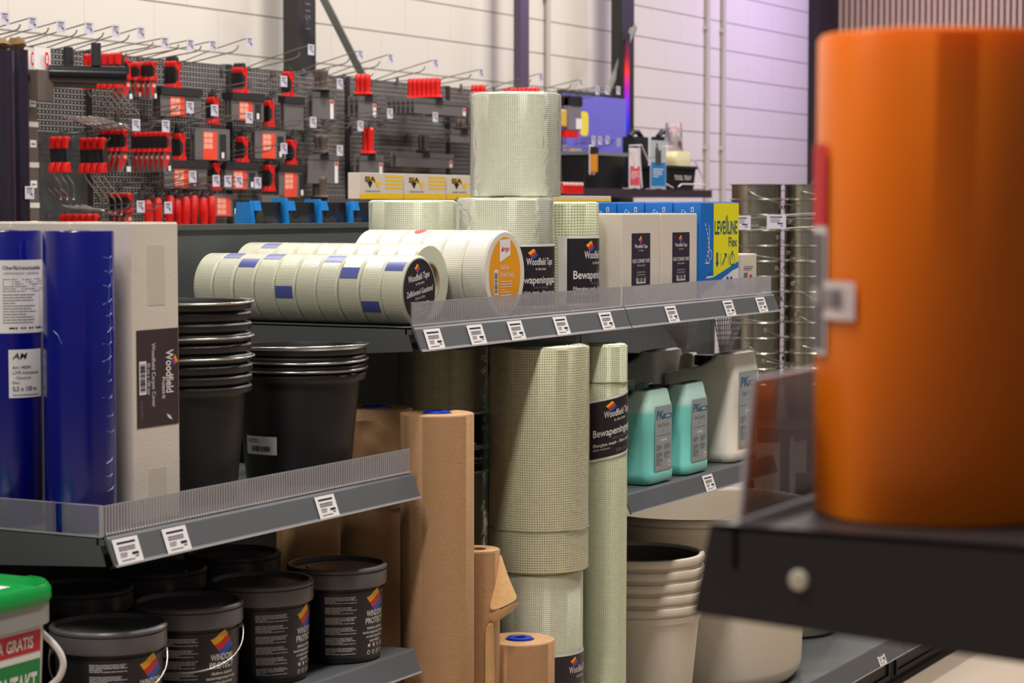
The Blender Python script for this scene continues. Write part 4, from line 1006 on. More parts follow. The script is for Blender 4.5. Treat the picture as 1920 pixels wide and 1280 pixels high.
for px, py in ((1390, 404), (1456, 402)):
    card(t, L(px, py, 7.34), .072, .048 * 1.05, (0, -1, 0))
p = L(1566, 900, 7.8)
MB().box(p.x - .02, p.x + .02, p.y - .15, p.y + .15, -1.335 + .0, p.z + .02).build('post', STEEL, t, 0)

# ------------------------------------------------------------------ bags and sandpaper boxes behind the back panel
BLB = mat('bag_blue', (16, 130, 214), .4, noise=.08, scale=40, bump=.3, bscale=50); BKB = mat('bag_black_gloss', (24, 24, 30), .15, coat=.8, bump=.9, bscale=22)
xs = [at(px, 400, Y=3.03).x for px in (473, 538, 600, 659, 722)]
for i in range(4):
    x0, x1 = xs[i], xs[i + 1]; w = x1 - x0 - .008
    t = thing('powder_bag', ['leftmost glossy black bag with a bright blue side band', 'second from the left of the black bags with blue side bands', 'third from the left of the black bags with blue side bands', 'black and blue bag partly hidden by the low wide mesh roll'][i], 'bag', (x0, 3.03, 1.373), 0, 'black and blue bags behind the back panel')
    def ring(z, k, xa, xb, ya, yb):
        n = 16; R_ = []
        for j in range(n):
            a = 2 * PI * j / n; cx = (xa + xb) / 2; hw_ = (xb - xa) / 2; cy = (ya + yb) / 2; hd = (yb - ya) / 2
            cc, ss = math.cos(a), math.sin(a); R_.append((cx + hw_ * k * math.copysign(abs(cc) ** .35, cc) + .001 * math.sin(5 * a + z * 90 + i), cy + hd * k * math.copysign(abs(ss) ** .35, ss) + .001 * math.sin(3 * a + z * 60), z))
        return R_
    zz = [.001, .05, .10, .15, .185, .196]
    MB().loft([ring(z, 1 if k < 4 else .97 - .05 * (k - 4), .012, w, .0, .045) for k, z in enumerate(zz)]).build('bag_body', BKB, t, 60)
    MB().loft([ring(z + (.006 * math.sin(i * 2 + k) if k > 3 else 0) + (.006 if k > 4 else 0), 1 if k < 4 else .97 - .1 * (k - 4), -.006, .0115, -.002, .048) for k, z in enumerate(zz)]).loft([ring(.176 + .012 * k, 1 - .15 * k, .006, .040, -.004, .02) for k in range(3)]).build('side_band', BLB, t, 60)
SIAY = mat('sandpaper_yellow', (246, 200, 24), .5, noise=.02)
def sia(p, w, d, h, label, logo=True):
    t = thing('abrasives_box', label, 'box', p, 0, 'yellow and white sandpaper boxes')
    MB().rbox(0, w, 0, d, 0, h, .002).build('body', WBOX, t, 30)
    f = Flat(); f.rect(.001, 0, w - .001, h * .22, 0, 1)
    if logo:
        for k in range(4): f.rect(w * .58, h * (.40 + .145 * k), w * .985, h * (.48 + .145 * k), 0, 1)
        f.poly([(w * .13, h * .80), (w * .33, h * .80), (w * .23, h * .40)], 1, 1); f.poly([(w * .34, h * .66), (w * .50, h * .66), (w * .42, h * .40)], 0, 2)
        f.poly([(w * .10, h * .82), (w * .36, h * .82), (w * .36, h * .66), (w * .15, h * .66)], 0, 1.5)
        f.text('SIA', w * .11, h * .67, h * .19, 1, w=w * .24, bold=3, ly=3); f.text('ABRASIVES', w * .12, h * .27, h * .06, 1, w=w * .34, ly=3)
    else:
        for k in range(5): f.rect(.0, h * (.26 + .145 * k), w * .99, h * (.33 + .145 * k), 0, 1)
    f.build('printed_front', [SIAY, INK], plane_map((0, -.0004, 0), ALONG, UPV), t, .0004)
    return t
xs = [at(px, 373, Y=4.2).x for px in (674, 757, 837, 917)]
for i in range(3):
    p = at(674, 373, Y=4.2); sia((xs[i] + .002, 4.2, 1.588), xs[i + 1] - xs[i] - .006, .05, .094, ['left of the three white and yellow abrasives boxes above the grey back panel', 'middle of the three white and yellow abrasives boxes above the back panel', 'white and yellow abrasives box cut off by the topmost mesh roll'][i])
t = thing('display_shelf', 'dark shelf of the next row carrying the white and yellow abrasives boxes', 'shelf', (6.76, 4.17, 0))
MB().box(0, 1.1, 0, .16, 1.56, 1.587).build('board', STEEL, t, 0)
for x_, y_ in ((0, .12), (1.06, .12), (0, 0), (1.06, 0)): MB().box(x_, x_ + .04, y_, y_ + .04, 0, 1.56).build('post', STEEL, t, 0)
xa, xb, xc = at(1040, 366, Y=3.12).x, at(1085, 366, Y=3.12).x, at(1146, 366, Y=3.12).x
for i, (x0, x1) in enumerate(((xa, xb), (xb + .004, xc))):
    for k in range(2): sia((x0, 3.12, 1.3732 + k * .1105), x1 - x0, .18, .110, ['lower', 'upper'][k] + ' striped yellow box behind the coarse green mesh roll, ' + ['left', 'right'][i] + ' pile', False)

# ------------------------------------------------------------------ pegboard wall of tools
PY = 5.9
pm = mat('pegboard_panel', (42, 43, 46), .6); nt, b = nodes(pm)
tc = nt.nodes.new('ShaderNodeTexCoord'); sp = nt.nodes.new('ShaderNodeSeparateXYZ'); nt.links.new(tc.outputs['Object'], sp.inputs[0])
def holes(px_, pz_, off):
    u = mth(nt, 'MULTIPLY', mth(nt, 'SUBTRACT', mth(nt, 'FRACT', mth(nt, 'MULTIPLY', sp.outputs[0], 1 / px_)), .5), px_)
    v = mth(nt, 'MULTIPLY', mth(nt, 'SUBTRACT', mth(nt, 'FRACT', mth(nt, 'MULTIPLY', mth(nt, 'ADD', sp.outputs[2], off), 1 / pz_)), .5), pz_)
    return mth(nt, 'LESS_THAN', mth(nt, 'SQRT', mth(nt, 'ADD', mth(nt, 'MULTIPLY', u, u), mth(nt, 'MULTIPLY', v, v))), .0031)
hole = mth(nt, 'MAXIMUM', holes(.0225, .0225, 0), holes(.0125, .0225, .01125))
nt.links.new(mixc(nt, hole, lin((42, 43, 46)), lin((205, 200, 194))), b.inputs['Base Color'])
t = thing('pegboard_unit', 'long dark perforated tool wall on a steel frame in the background', 'pegboard', (5.4, PY, 0))
X0 = 5.4
for x0, x1, zt in ((5.4, 6.35, 2.205), (6.36, 7.36, 2.205), (7.37, 8.37, 2.205), (8.38, 9.38, 2.205), (9.39, 10.39, 2.205), (10.40, 11.40, 2.205), (11.41, 12.41, 2.205)):
    MB().box(x0 - X0, x1 - X0, 0, .012, .16, zt).build('perforated_panel', pm, t, 0)
for x in (6.355, 7.365, 8.375, 9.385, 10.395, 11.405, 12.415):
    MB().box(x - X0 - .02, x - X0 + .02, -.004, .05, 0, 2.21).build('upright', DARK, t, 0)
zl = at(120, 250, Y=PY).z
MB().box(0, .945, -.004, -.001, .16, zl).build('plain_sheet', BACKP, t, 0); MB().box(.97, 1.945, -.004, -.001, .16, zl).build('plain_sheet', BACKP, t, 0)  # grey sheets without holes in front of the lower left boards
ROOT1 = 2.188
def hook(px, py, label, L=.36, group='wire display hooks with price cards', top=False):
    p = at(px, py, Y=PY - L - .02); rise = max(.02, p.z - ROOT1) if top else .05
    t = thing('display_hook', label, 'hook', (p.x, PY - .005, p.z - rise), 0, group)
    MB().box(-.012, .012, -.004, 0, -.016, .016).build('hook_plate', HOOKM, t, 0)
    r2 = rise * .62
    MB().tube([(0, -.004, -.006), (0, -L * .80, r2 * .8 - .006), (0, -L * .86, r2 * .9 - .002), (0, -L * .885, r2 + .008)], .0029, 6).build('prong', HOOKM, t, 60)
    MB().tube([(0, -.004, .006), (0, -L * .5, rise * .5 + .006), (0, -L, rise - .002), (0, -L - .015, rise + .002)], .0025, 6).build('card_arm', HOOKM, t, 60)
    card(t, (0, -L - .018, rise + .004), .052, .048)
    return t
def hangwire(p, yf, label, drop=.012):
    t = thing('display_hook', label, 'hook', (p.x, PY - .005, p.z - drop), 0, 'plain hooks through the tool handles')
    MB().box(-.012, .012, -.004, 0, -.016, .016).build('hook_plate', HOOKM, t, 0)
    MB().tube([(0, -.004, 0), (0, yf - PY - .02, .002), (0, yf - PY - .03, .012)], .0026, 6).build('prong', HOOKM, t, 60)
row1 = [(8, 24), (60, 33), (113, 40), (166, 43), (215.5, 48), (263, 52), (308, 71), (356, 75), (398, 77), (467, 71), (582, 85), (674.5, 95), (731, 102), (815.6, 112), (901, 130), (1013, 138), (1088, 149), (1119, 163), (1138, 163), (1158.5, 163)]
for i, (x, y) in enumerate(row1): hook(x, y, ORD[i] + ' wire hook from the left along the top of the tool wall', top=True)
row2 = [(355, 192), (401, 198), (466, 212), (531, 144), (636, 149), (586, 221), (674.6, 228), (730, 205), (815, 212), (254, 225), (309.5, 227)]
row2.sort()
for i, (x, y) in enumerate(row2): hook(x, y, ORD[i] + ' wire hook from the left among the upper red tools')
row3 = [(531, 270), (636, 274), (360, 322), (404, 330), (426, 331), (447, 332), (482, 334), (54, 351), (3, 280), (262.5, 378), (314, 380)]
row3.sort()
for i, (x, y) in enumerate(row3): hook(x, y, ORD[i] + ' wire hook from the left in the lower band of the tool wall')
row4 = [(1058, 182), (1058, 268), (1112, 256), (1124, 257), (1138, 256), (1159, 261), (1087, 311), (1118, 325), (1137, 345)]
row4.sort()
for i, (x, y) in enumerate(row4): hook(x, y, ORD[i] + ' small wire hook from the left, right of the topmost mesh roll', L=.2)

SILV = mat('blade_silver', (176, 178, 180), .28, .8); BLADEG = mat('blade_sleeve_grey', (104, 100, 100), .45); ORC = mat('orange_red_card', (236, 74, 48), .5); PALEC = mat('card_pale_print', (240, 170, 150), .5)
dx_h = 0
def grow(first, n, dy, labels, dz=0, dx=0):
    out = [first]; hangwire(first.location + Vector((dx_h, 0, 0)), first.location.y, 'plain wire hook carrying the ' + labels[0].replace(', nearest the aisle', ''))
    for k in range(1, n):
        l = first.location; out.append(dup(first, (l.x + dx * k, l.y + dy * k, l.z + dz * k), None, labels[k]))
    return out
def hourglass(parent, h=.125, w=.036, cap=True, top=True):
    """red handle, waist filled by a black grip; hangs from z=0 downwards"""
    pr = [(-.42, 0), (.42, 0), (.52, -.06), (.50, -.2), (.40, -.34), (.38, -.64), (.50, -.80), (.78, -.98), (-.62, -.98), (-.44, -.80), (-.20, -.66), (-.24, -.32), (-.46, -.2), (-.5, -.06)]
    MB().prism([(x * w, z * h) for x, z in pr], -.010, .010).build('handle', RED, parent, 0, bevel=.003)
    MB().prism([(x * w, z * h) for x, z in ((-.5, -.2), (-.2, -.3), (-.17, -.68), (-.44, -.78))], -.012, .012).prism([(x * w, z * h) for x, z in ((-.40, -.28), (.04, -.34), (.02, -.66), (-.40, -.72))], -.0125, .0125).build('grip', GRIP, parent, 0)
    if top: MB().lathe([(0, .02), (.010, .018), (.014, .006), (.012, -.004), (0, -.004)], 16, T=Matrix.Translation((-.002, 0, 0))).build('end_cap', GRIP, parent, 40)
def putty(px, py, n, label0, group, w=.07, tall=.175, yf=None, kind=0, dy=.027):
    yf = yf or (PY - .05 - n * dy); p = at(px, py, Y=yf); labs = [label0 + ', nearest of its hook'] + [label0 + ', number %s from the front on its hook' % ORD[k] for k in range(1, n)]
    labs = [label0 + (', nearest the aisle' if n > 1 else '')] + [label0 + ', ' + ORD[k] + ' from the front' for k in range(1, n)]
    t = thing('putty_knife', labs[0], 'putty knife', tuple(p), 0, group)
    h = tall * .5
    hourglass(t, h, .034, top=(kind == 1))
    b0 = -h * .97; q = MB().prism([(-.017, b0), (.017, b0), (w / 2, b0 - tall * .47), (-w / 2, b0 - tall * .47)], -.003, .003); q.build('blade', BLADEG, t, 0)
    f = Flat(); f.poly([(-.010, b0 - .006), (.006, b0 - .006), (.016, b0 - .028), (-w * .36, b0 - tall * .45), (-w * .36, b0 - .05)], 0, 1); f.disc(.003, b0 - .022, .011, .008, 1, 2, 10); f.rect(w * .12, b0 - tall * .45, w * .42, b0 - tall * .33, 2, 2); f.poly([(.016, b0 - .028), (w * .40, b0 - tall * .45), (-w * .1, b0 - tall * .45)], 3, 1)
    f.build('blade_card', [RED, PALEC, WHITE, GRIP], plane_map((0, -.0034, 0), ALONG, UPV), t, .0004)
    return grow(t, n, dy, labs)
G1 = 'red-handled putty knives'
putty(238, 111, 3, 'putty knife with heart-shaped red card, left in top row', G1, .07, .175)
putty(257, 118, 2, 'small red-handled putty knife between two groups, top row', G1, .045, .15)
putty(286, 115, 4, 'narrow putty knife near the roller frames, top row', G1, .05, .165)
putty(232, 243, 5, 'broad putty knife beside roller frames, middle row', G1, .095, .185)
putty(312, 247, 7, 'narrow putty knife of the seven-piece middle row', G1, .055, .175)
putty(241, 362, 4, 'putty knife in the bottom row above white cartons', G1, .09, .175)
def joint(px, py, n, label0, w=.28, card_=True, bar=True, box=.09, cx=.03, hh_=.125, sleeve=BLADEG, dy=.019):
    yf = PY - .06 - n * dy; p = at(px, py, Y=yf); G = 'wide red-handled joint knives'
    labs = [label0 + (', nearest the aisle' if n > 1 else '')] + [label0 + ', ' + ORD[k] + ' from the front' for k in range(1, n)]
    t = thing('joint_knife', labs[0], 'joint knife', tuple(p), 0, G)
    hourglass(t, hh_, .046); b0 = -hh_ * .96
    if bar: MB().box(cx - w / 2, cx + w / 2, -.011, .011, b0 - .028, b0 + .004).build('blade_guard', GRIP, t, 0)
    MB().box(cx - w / 2 + .004, cx + w / 2 - .004, -.003, .003, b0 - .03 - box, b0 - .02).build('blade', sleeve, t, 0)
    if card_:
        f = Flat(); z1 = b0 - .034; z0 = z1 - box + .006; x0 = cx - w * .27; x1 = x0 + .105
        f.rect(x0, z0, x1, z1, 0, 1)
        for a_ in range(2):
            for b_ in range(3): f.rect(x0 + .006 + a_ * .034, z1 - .026 - b_ * .025, x0 + .037 + a_ * .034, z1 - .005 - b_ * .025, 1, 2)
        f.rect(x1 + .02, z0 + .004, x1 + .07, z1 - .01, 2, 1); f.rect(x1 + .034, z0 + .008, x1 + .054, z0 + .034, 3, 2)
        f.build('blade_card', [ORC, PALEC, GRIP, WHITE], plane_map((0, -.0034, 0), ALONG, UPV), t, .0005)
    return grow(t, n, dy, labs)
joint(330, 114, 3, 'orange-carded joint knife, left in the top row', .30)
joint(456, 126, 3, 'orange-carded joint knife, right in the top row', .26)
joint(543, 134, 2, 'joint knife below the broad steel column, top row', .17, False, box=.12)
joint(402, 182, 2, 'joint knife hanging in the second row, left of two', .27, cx=-.02, bar=False, box=.13)
joint(506, 188, 2, 'joint knife hanging in the second row, right of two', .26, cx=.0, bar=False, box=.12)
joint(339, 250, 2, 'orange-carded joint knife, third row, leftmost', .32, cx=.03)
joint(457, 256, 2, 'narrow-necked joint knife in the third row, middle', .26, cx=-.02)
joint(548, 262, 2, 'orange-carded joint knife, third row, rightmost', .20, cx=-.02, box=.12)
joint(507, 309, 2, 'joint knife above the blue and black bags', .22, False, bar=False)
joint(404, 305, 1, 'joint knife left of the four price cards', .22, cx=.06, bar=False)
def trowel(px, py, n, label0, w, hw=.03, hcol=RED, hn='handle', cx=0, hh_=.10, bh=.115, dy=.027, spine=True, sleeve=BLADEG, hold=.07):
    yf = PY - .06 - n * dy; p = at(px, py, Y=yf)
    labs = [label0 + (', nearest the aisle' if n > 1 else '')] + [label0 + ', ' + ORD[k] + ' from the front' for k in range(1, n)]
    t = thing('taping_knife', labs[0], 'taping knife', tuple(p), 0, 'taping knives with long blades')
    q = MB().lathe([(0, .0), (hw * .30, -.002), (hw * .5, -.012), (hw * .48, -.03), (hw * .38, -.05), (hw * .44, -hh_ * .9), (hw * .8, -hh_), (0, -hh_)], 20); q.build('handle', hcol, t, 40)
    MB().box(-hold / 2, hold / 2, -.010, .010, -hh_ - .035, -hh_).box(-hold * .3, -hold * .2, -.012, .012, -hh_ - .02, -hh_ - .012).build('blade_holder', GRIP, t, 0)
    if spine: MB().box(cx - w / 2, cx + w / 2, -.006, .006, -hh_ - .036, -hh_ - .012).build('blade_spine', SILV, t, 0)
    MB().prism([(cx - w / 2, -hh_ - .03), (cx + w / 2, -hh_ - .03), (cx + w / 2 + .005, -hh_ - bh), (cx - w / 2 - .005, -hh_ - bh)], -.003, .003).build('blade', sleeve, t, 0)
    f = Flat(); f.rect(cx + w / 2 - .04, -hh_ - bh + .004, cx + w / 2 - .012, -hh_ - .045, 0, 1); f.disc(cx + w / 2 - .026, -hh_ - .055, .012, .010, 1, 2, 10)
    f.build('barcode_card', [WHITE, RED], plane_map((0, -.0034, 0), ALONG, UPV), t, .0005)
    return grow(t, n, dy, labs)
BRG = mat('grey_brown_handle', (92, 80, 74), .5)
trowel(606, 129, 2, 'taping knife with grey-brown handle, top row', .19, .05, BRG, bh=.14)
trowel(689, 138, 3, 'short taping knife with red handle, upper row', .17, .034)
trowel(821, 145, 7, 'very wide red-handled taping knife of seven', .53, .034, cx=.03, bh=.09)
trowel(905, 158, 3, 'taping knife peeking out left of topmost mesh roll', .3, .034)
trowel(1006, 163, 8, 'taping knife peeking over the topmost mesh roll', .3, .034)
trowel(694, 238, 2, 'red-handled taping knife in the lower row', .22, .04, hh_=.13, bh=.11, cx=.01)
trowel(797, 252, 2, 'wide silver taping knife above abrasives boxes', .58, .03, BRG, cx=0, hh_=.085, bh=.085)
trowel(606, 252, 2, 'grey-sleeved taping knife above the blue bags', .27, .05, BRG, hh_=.085, bh=.15)
trowel(868, 222, 2, 'dark taping knife left of topmost mesh roll', .28, .03, BRG, hh_=.05, bh=.08)
trowel(603, 330, 2, 'taping knife low on the wall behind the bags', .15, .05, BRG, hh_=.1)
# paint roller frames
CH = mat('chrome_rod', (200, 198, 194), .18, 1)
def roller(px, py, n, label0, hh_=.142, arm=(.085, .095), rod=.2, dy=.033, card_=False):
    yf = PY - .05 - n * dy; p = at(px, py, Y=yf)
    labs = [label0 + (', nearest the aisle' if n > 1 else '')] + [label0 + ', ' + ORD[k] + ' from the front' for k in range(1, n)]
    t = thing('roller_frame', labs[0], 'roller frame', tuple(p), 0, 'paint roller frames with red and black handles')
    w = .018
    MB().prism([(-w, -.002), (-.004, .004), (w * .6, 0), (w * .9, -.01), (w * .1, -.02), (-w * .2, -.046), (-w, -.046)], -.010, .010).build('handle_end', RED, t, 0, bevel=.003)
    MB().prism([(-w * .6, -.10), (w * .1, -.10), (w * .5, -.098), (w, -.14), (-w * 1.5, -.142), (-w * 1.3, -.12)], -.011, .011).build('handle', RED, t, 0, bevel=.003)
    MB().prism([(-w * .9, -.046), (-w * .2, -.046), (w * .2, -.015), (w, -.008), (w * 1.1, -.09), (w * 1.5, -.125), (w * 1.2, -.135), (w * .5, -.098), (w * .1, -.10), (-w * .6, -.10)], -.009, .009).build('grip', GRIP, t, 0, bevel=.002)
    a, d = arm; ux = 1
    MB().tube([(.004, 0, -.135), (.004, 0, -.152), (.010, 0, -.160), (a * 1.6, 0, -.152 - d), (a * 1.6 + .006, 0, -.162 - d), (a * 1.6 + .006, 0, -.215 - d), (a * 1.6, 0, -.222 - d), (a * 1.6 - rod * 1.4, -.02, -.222 - d + .045)], .0035, 8).build('rod', CH, t, 60)
    return grow(t, n, dy, labs)
roller(224, 100, 6, 'roller frame of the upper group', arm=(.075, .085), rod=.22)
roller(125, 257, 3, 'roller frame of the middle left group', arm=(.022, .03), rod=.07)
roller(193, 259, 4, 'roller frame of the middle right group', arm=(.07, .095), rod=.20)
roller(180, 402, 6, 'roller frame handle just showing above the white cartons', rod=.1)
# black smoothing bars with a handle
for i, (px, py, w) in enumerate(((180, 90, .30), (128, 98, .28))):
    p = at(px, py, Y=5.42 + .12 * i); t = thing('wallpaper_spatula', ['long black plastic smoothing tool with upright handle hanging in front of the roller frames', 'black smoothing tool with a small white tag, furthest left'][i], 'smoothing tool', tuple(p), (0, 0, math.radians(-38)), 'black smoothing tools')
    MB().rbox(-.018, .018, -.012, .012, -.07, .02, .006).build('handle', GRIP, t, 40)
    MB().loft([[(x, .024 * math.cos(a), -.102 + .034 * math.sin(a)) for a in [2 * PI * k / 16 for k in range(16)]] for x in (-w * .62, w * .38)]).build('blade_roll', mat('gloss_black', (18, 17, 19), .25, coat=.4), t, 50)
# red cylindrical tools
for i, (px, py, h) in enumerate(((276, 374, .11), (295, 370, .13), (319, 366, .13), (331, 372, .13), (348, 368, .14), (364, 366, .14), (380, 369, .14), (396, 367, .14))):
    p = at(px, py, Y=PY - .16 + .02 * (i % 2)); t = thing('red_handled_tool', ORD[i] + ' from the left of the upright red-handled tools behind the white cartons', 'hand tool', tuple(p), (0, math.radians((i % 3 - 1) * 4), 0), 'upright red-handled tools'); hangwire(p + Vector((0, 0, .018)), p.y, 'plain wire hook carrying the ' + ORD[i] + ' upright red-handled tool from the left')
    MB().lathe([(0, .0), (.010, -.001), (.018, -.012), (.020, -h * .5), (.015, -h), (0, -h)], 16).build('handle', RED, t, 40); MB().lathe([(0, .018), (.008, .016), (.009, .0), (0, 0)], 12).lathe([(.0155, -h), (.017, -h - .012), (.012, -h - .02), (0, -h - .02)], 16).build('end_cap', GRIP, t, 40)
    MB().lathe([(0, -h - .02), (.014, -h - .02), (.016, -h - .04), (0, -h - .04)], 12).build('collar', RED, t, 40)
# packs hanging at the left edge
PACK = mat('brown_pack', (104, 92, 86), .25, noise=.15, scale=12, coat=.4)
for i, (px0, px1, py0, py1) in enumerate(((70, 102, 87, 190), (48, 74, 87, 400))):
    Y = 5.52 + .1 * i; p = at(px0, py0, Y=Y); q = at(px1, py1, Y=Y); w = q.x - p.x; h = p.z - q.z if i == 0 else 1.08
    t = thing('blister_pack', ['short hanging clear pack with white red-lettered header card', 'long hanging clear pack with white header card and stacked stickers'][i], 'blister pack', tuple(p), 0, 'hanging packs with white header cards')
    MB().rbox(0, w, 0, .04, -h, -.085, .004).build('pack_body', PACK, t, 40); MB().box(0, w, .016, .02, -.09, 0).build('header_card', WHITE, t, 0)
    f = Flat(); f.disc(w * .55, -.045, w * .14, .028, 0, 1, 14); f.rect(w * .5, -.06, w * .60, -.03, 1, 2); f.rect(w * .8, -.055, w * .86, -.02, 2, 1)
    z = -.20
    while z > -h + .03: f.rect(w * .25, z - .028, w * .8, z, 1, 1); f.rect(w * .35, z - .018, w * .7, z - .012, 2, 2); f.rect(.0, z - .105, w, z - .085, 3, 1); z -= .155 if i else .14
    f.build('stickers', [RED, WHITE, GREYINK, mat('clear_edge_white', (216, 210, 206), .4)], plane_map((0, -.0006, 0), ALONG, UPV), t, .0006)
MATC = mat('dark_purple_roll', (36, 28, 44), .3, noise=.3, scale=20, coat=.3)
for i, (px0, px1) in enumerate(((-34, 14), (19, 46))):
    Y = 5.45 + .12 * i; p = at(px0, 92, Y=Y); q = at(px1, 92, Y=Y); R = (q.x - p.x) / 2
    t = thing('floor_cover_roll', ['dark wrapped roll at the extreme left edge beside the pegboard', 'slim dark wrapped roll between the left edge and the hanging packs'][i], 'roll', (p.x + R, Y, 0), 0, 'dark wrapped rolls at the left edge')
    MB().lathe([(R * .4, .01), (R, .01), (R, p.z), (R * .4, p.z)], 32, wob=.002).build('wrapping', MATC, t, 40); MB().lathe([(R * .55, p.z), (R * .9, p.z + .02), (R * .5, p.z + .045), (0, p.z + .04)], 16, wob=.004).build('rolled_end', mat('ochre_end', (120, 92, 56), .7), t, 60)
    MB().lathe([(0, 0), (R * 1.1, 0), (R * 1.1, .012), (0, .012)], 24).build('foot_disc', DARK, t, 0)

# ------------------------------------------------------------------ display table area at the far end
DY = 5.2
pa, pb = at(1040, 354, Y=DY), at(1335, 352, Y=DY); zt = EYE + .13
t = thing('display_counter', 'dark counter shelf far back under the black crates, lilac light on its edge', 'counter', (pa.x, DY, 0))
zt = at(1250, 355, Y=DY).z
MB().box(0, pb.x - pa.x, 0, .6, zt - .045, zt).build('board', mat('counter_dark', (62, 54, 66), .35), t, 0); 
for x_ in (0, pb.x - pa.x - .4): MB().box(x_, x_ + .05, .5, .55, 0, zt - .045).build('post', DARK, t, 0)
# lilac backlit board and light strip
pa, pb = at(1062, 185, Y=5.80), at(1174, 186, Y=5.80); zb = at(1174, 290, Y=5.80).z
t = thing('lightbox_panel', 'large lilac-blue backlit panel behind the hanging packs', 'lit panel', (pa.x, 5.80, zb - .25))
lm_ = mat('lilac_panel', (104, 100, 186), .4); nt, b = nodes(lm_); b.inputs['Emission Color'].default_value = lin((110, 104, 214)); b.inputs['Emission Strength'].default_value = .22
MB().box(0, pb.x - pa.x, 0, .03, 0, pb.z - zb + .25).build('panel', lm_, t, 0)
MB().box(-.02, pb.x - pa.x + .02, .03, .05, -zb + .25, pb.z - zb + .27).build('frame', DARK, t, 0)
f = Flat(); f.poly([(.0 + x, y) for x, y in [(.235 + .058 * math.copysign(abs(math.cos(a)) ** .5, math.cos(a)), (pb.z - zb + .25) - .17 + .072 * math.copysign(abs(math.sin(a)) ** .5, math.sin(a))) for a in [2 * PI * k / 28 for k in range(28)]]], 0, 1)
f.build('yellow_mark', [mat('lit_yellow', (250, 226, 70), .5)], plane_map((0, 0, 0), ALONG, UPV), t, .001)
pa, pb = at(1177, 160, Y=6.15), at(1189, 160, Y=6.15); za, zb = at(1183, 75, Y=6.15).z, at(1183, 275, Y=6.15).z
t = thing('light_strip', 'vertical strip glowing red above and blue below, on the near-black column', 'light strip', (pa.x, 6.15, zb))
m = bpy.data.materials.new('led_gradient'); m.use_nodes = True; nt, b = nodes(m)
tc = nt.nodes.new('ShaderNodeTexCoord'); sp = nt.nodes.new('ShaderNodeSeparateXYZ'); nt.links.new(tc.outputs['Generated'], sp.inputs[0]); cr = nt.nodes.new('ShaderNodeValToRGB'); nt.links.new(sp.outputs[2], cr.inputs[0])
el = cr.color_ramp.elements; el[0].position = 0; el[0].color = (.0, .0, .08, 1); el[1].position = 1; el[1].color = (.02, 0, .02, 1)
for p_, c_ in ((.25, (.01, .03, 1, 1)), (.42, (.25, .01, 1, 1)), (.55, (.55, .0, .45, 1)), (.70, (1, .03, .01, 1)), (.85, (.25, .0, .02, 1))): e = el.new(p_); e.color = c_
nt.links.new(cr.outputs[0], b.inputs['Emission Color']); b.inputs['Emission Strength'].default_value = 1.0; b.inputs['Base Color'].default_value = (.01, .01, .01, 1)
MB().box((pb.x - pa.x) * .1, (pb.x - pa.x) * .7, .02, .03, 0, za - zb).build('glowing_diffuser', m, t, 0); MB().box(-.02, pb.x - pa.x, .03, .06, -zb, za - zb + .05).build('housing', DARK, t, 0)
def at_box(name, label, cat, px0, px1, py0, py1, Y, d, m, part='body', group=None, taper=0, bevel=.006):
    p = at(px0, py1, Y=Y); q = at(px1, py0, Y=Y); w, h = q.x - p.x, q.z - p.z
    t = thing(name, label, cat, tuple(p), 0, group)
    MB().loft([rrect(w / 2 - taper, d / 2 - taper, .01, 0, 3, w / 2, d / 2), rrect(w / 2, d / 2, .01, h, 3, w / 2, d / 2)]).build(part, m, t, 30)
    return t, w, h
def on_table(px0, px1, py0, Y): return at((px0 + px1) / 2, py0, Y=Y).z
ZC = zt
def table_box(name, label, cat, px0, px1, py0, Y, d, m, part='body', group=None, taper=0):
    p = at(px0, py0, Y=Y); q = at(px1, py0, Y=Y); w = q.x - p.x; h = p.z - ZC
    t = thing(name, label, cat, (p.x, Y, ZC + .0005), 0, group)
    MB().loft([rrect(w / 2 - taper, d / 2 - taper, .012, 0, 3, w / 2, d / 2), rrect(w / 2, d / 2, .012, h, 3, w / 2, d / 2)]).build(part, m, t, 30)
    return t, w, h
ZC = at(1250, 355, Y=DY).z
t, w, h = table_box('storage_crate', 'wide black storage crate with a pale lid, left on the far counter', 'crate', 1100, 1173, 290, 5.45, .22, BLACK, taper=.012)
MB().box(-.01, w + .01, -.01, .23, h, h + .02).build('lid', mat('pale_lid', (120, 128, 132), .4), t, 0)
for i, (a_, b_, c_) in enumerate(((1195, 1217, 256), (1248, 1271, 256))):
    t, w, h = table_box('tool_tray', ['tall black tray standing between the two leaflets', 'black tray standing upright behind the cream cloth'][i], 'tray', a_, b_, c_, 5.50, .1, mat('black_tray', (26, 32, 36), .4), group='upright black trays')
    MB().tube([(0, .05, h), (w * .3, .05, h + .03), (w * .7, .05, h + .03), (w, .05, h)], .016, 10).build('rounded_top', MATS['black_tray'], t, 60)
t, w, h = table_box('tool_tray', 'black tool tray crate with white lettering on its front', 'tray', 1252, 1306, 314, 5.25, .22, mat('black_tray', (0, 0, 0)), taper=.012)
f = Flat(); f.text('TOOL TRAY', w / 2, h * .45, .028, 0, 'C', w=w * .6, bold=1, ly=1); f.build('lettering', [WHITE], plane_map((0, .0, 0), ALONG, (0, -.06, 1)), t, .001, 'white TOOL TRAY lettering'); MB().loft([rrect(w / 2 + .015, .125, .02, h - .005, 3, w / 2, .11), rrect(w / 2 + .015, .125, .02, h + .012, 3, w / 2, .11)]).build('rim', MATS['black_tray'], t, 30)
zz = ZC + h + .013
p = at(1256, 300, Y=5.30); t = thing('cleaning_cloth', 'cream folded cloth lying on the tool tray', 'cloth', (p.x, 5.27, zz)); 
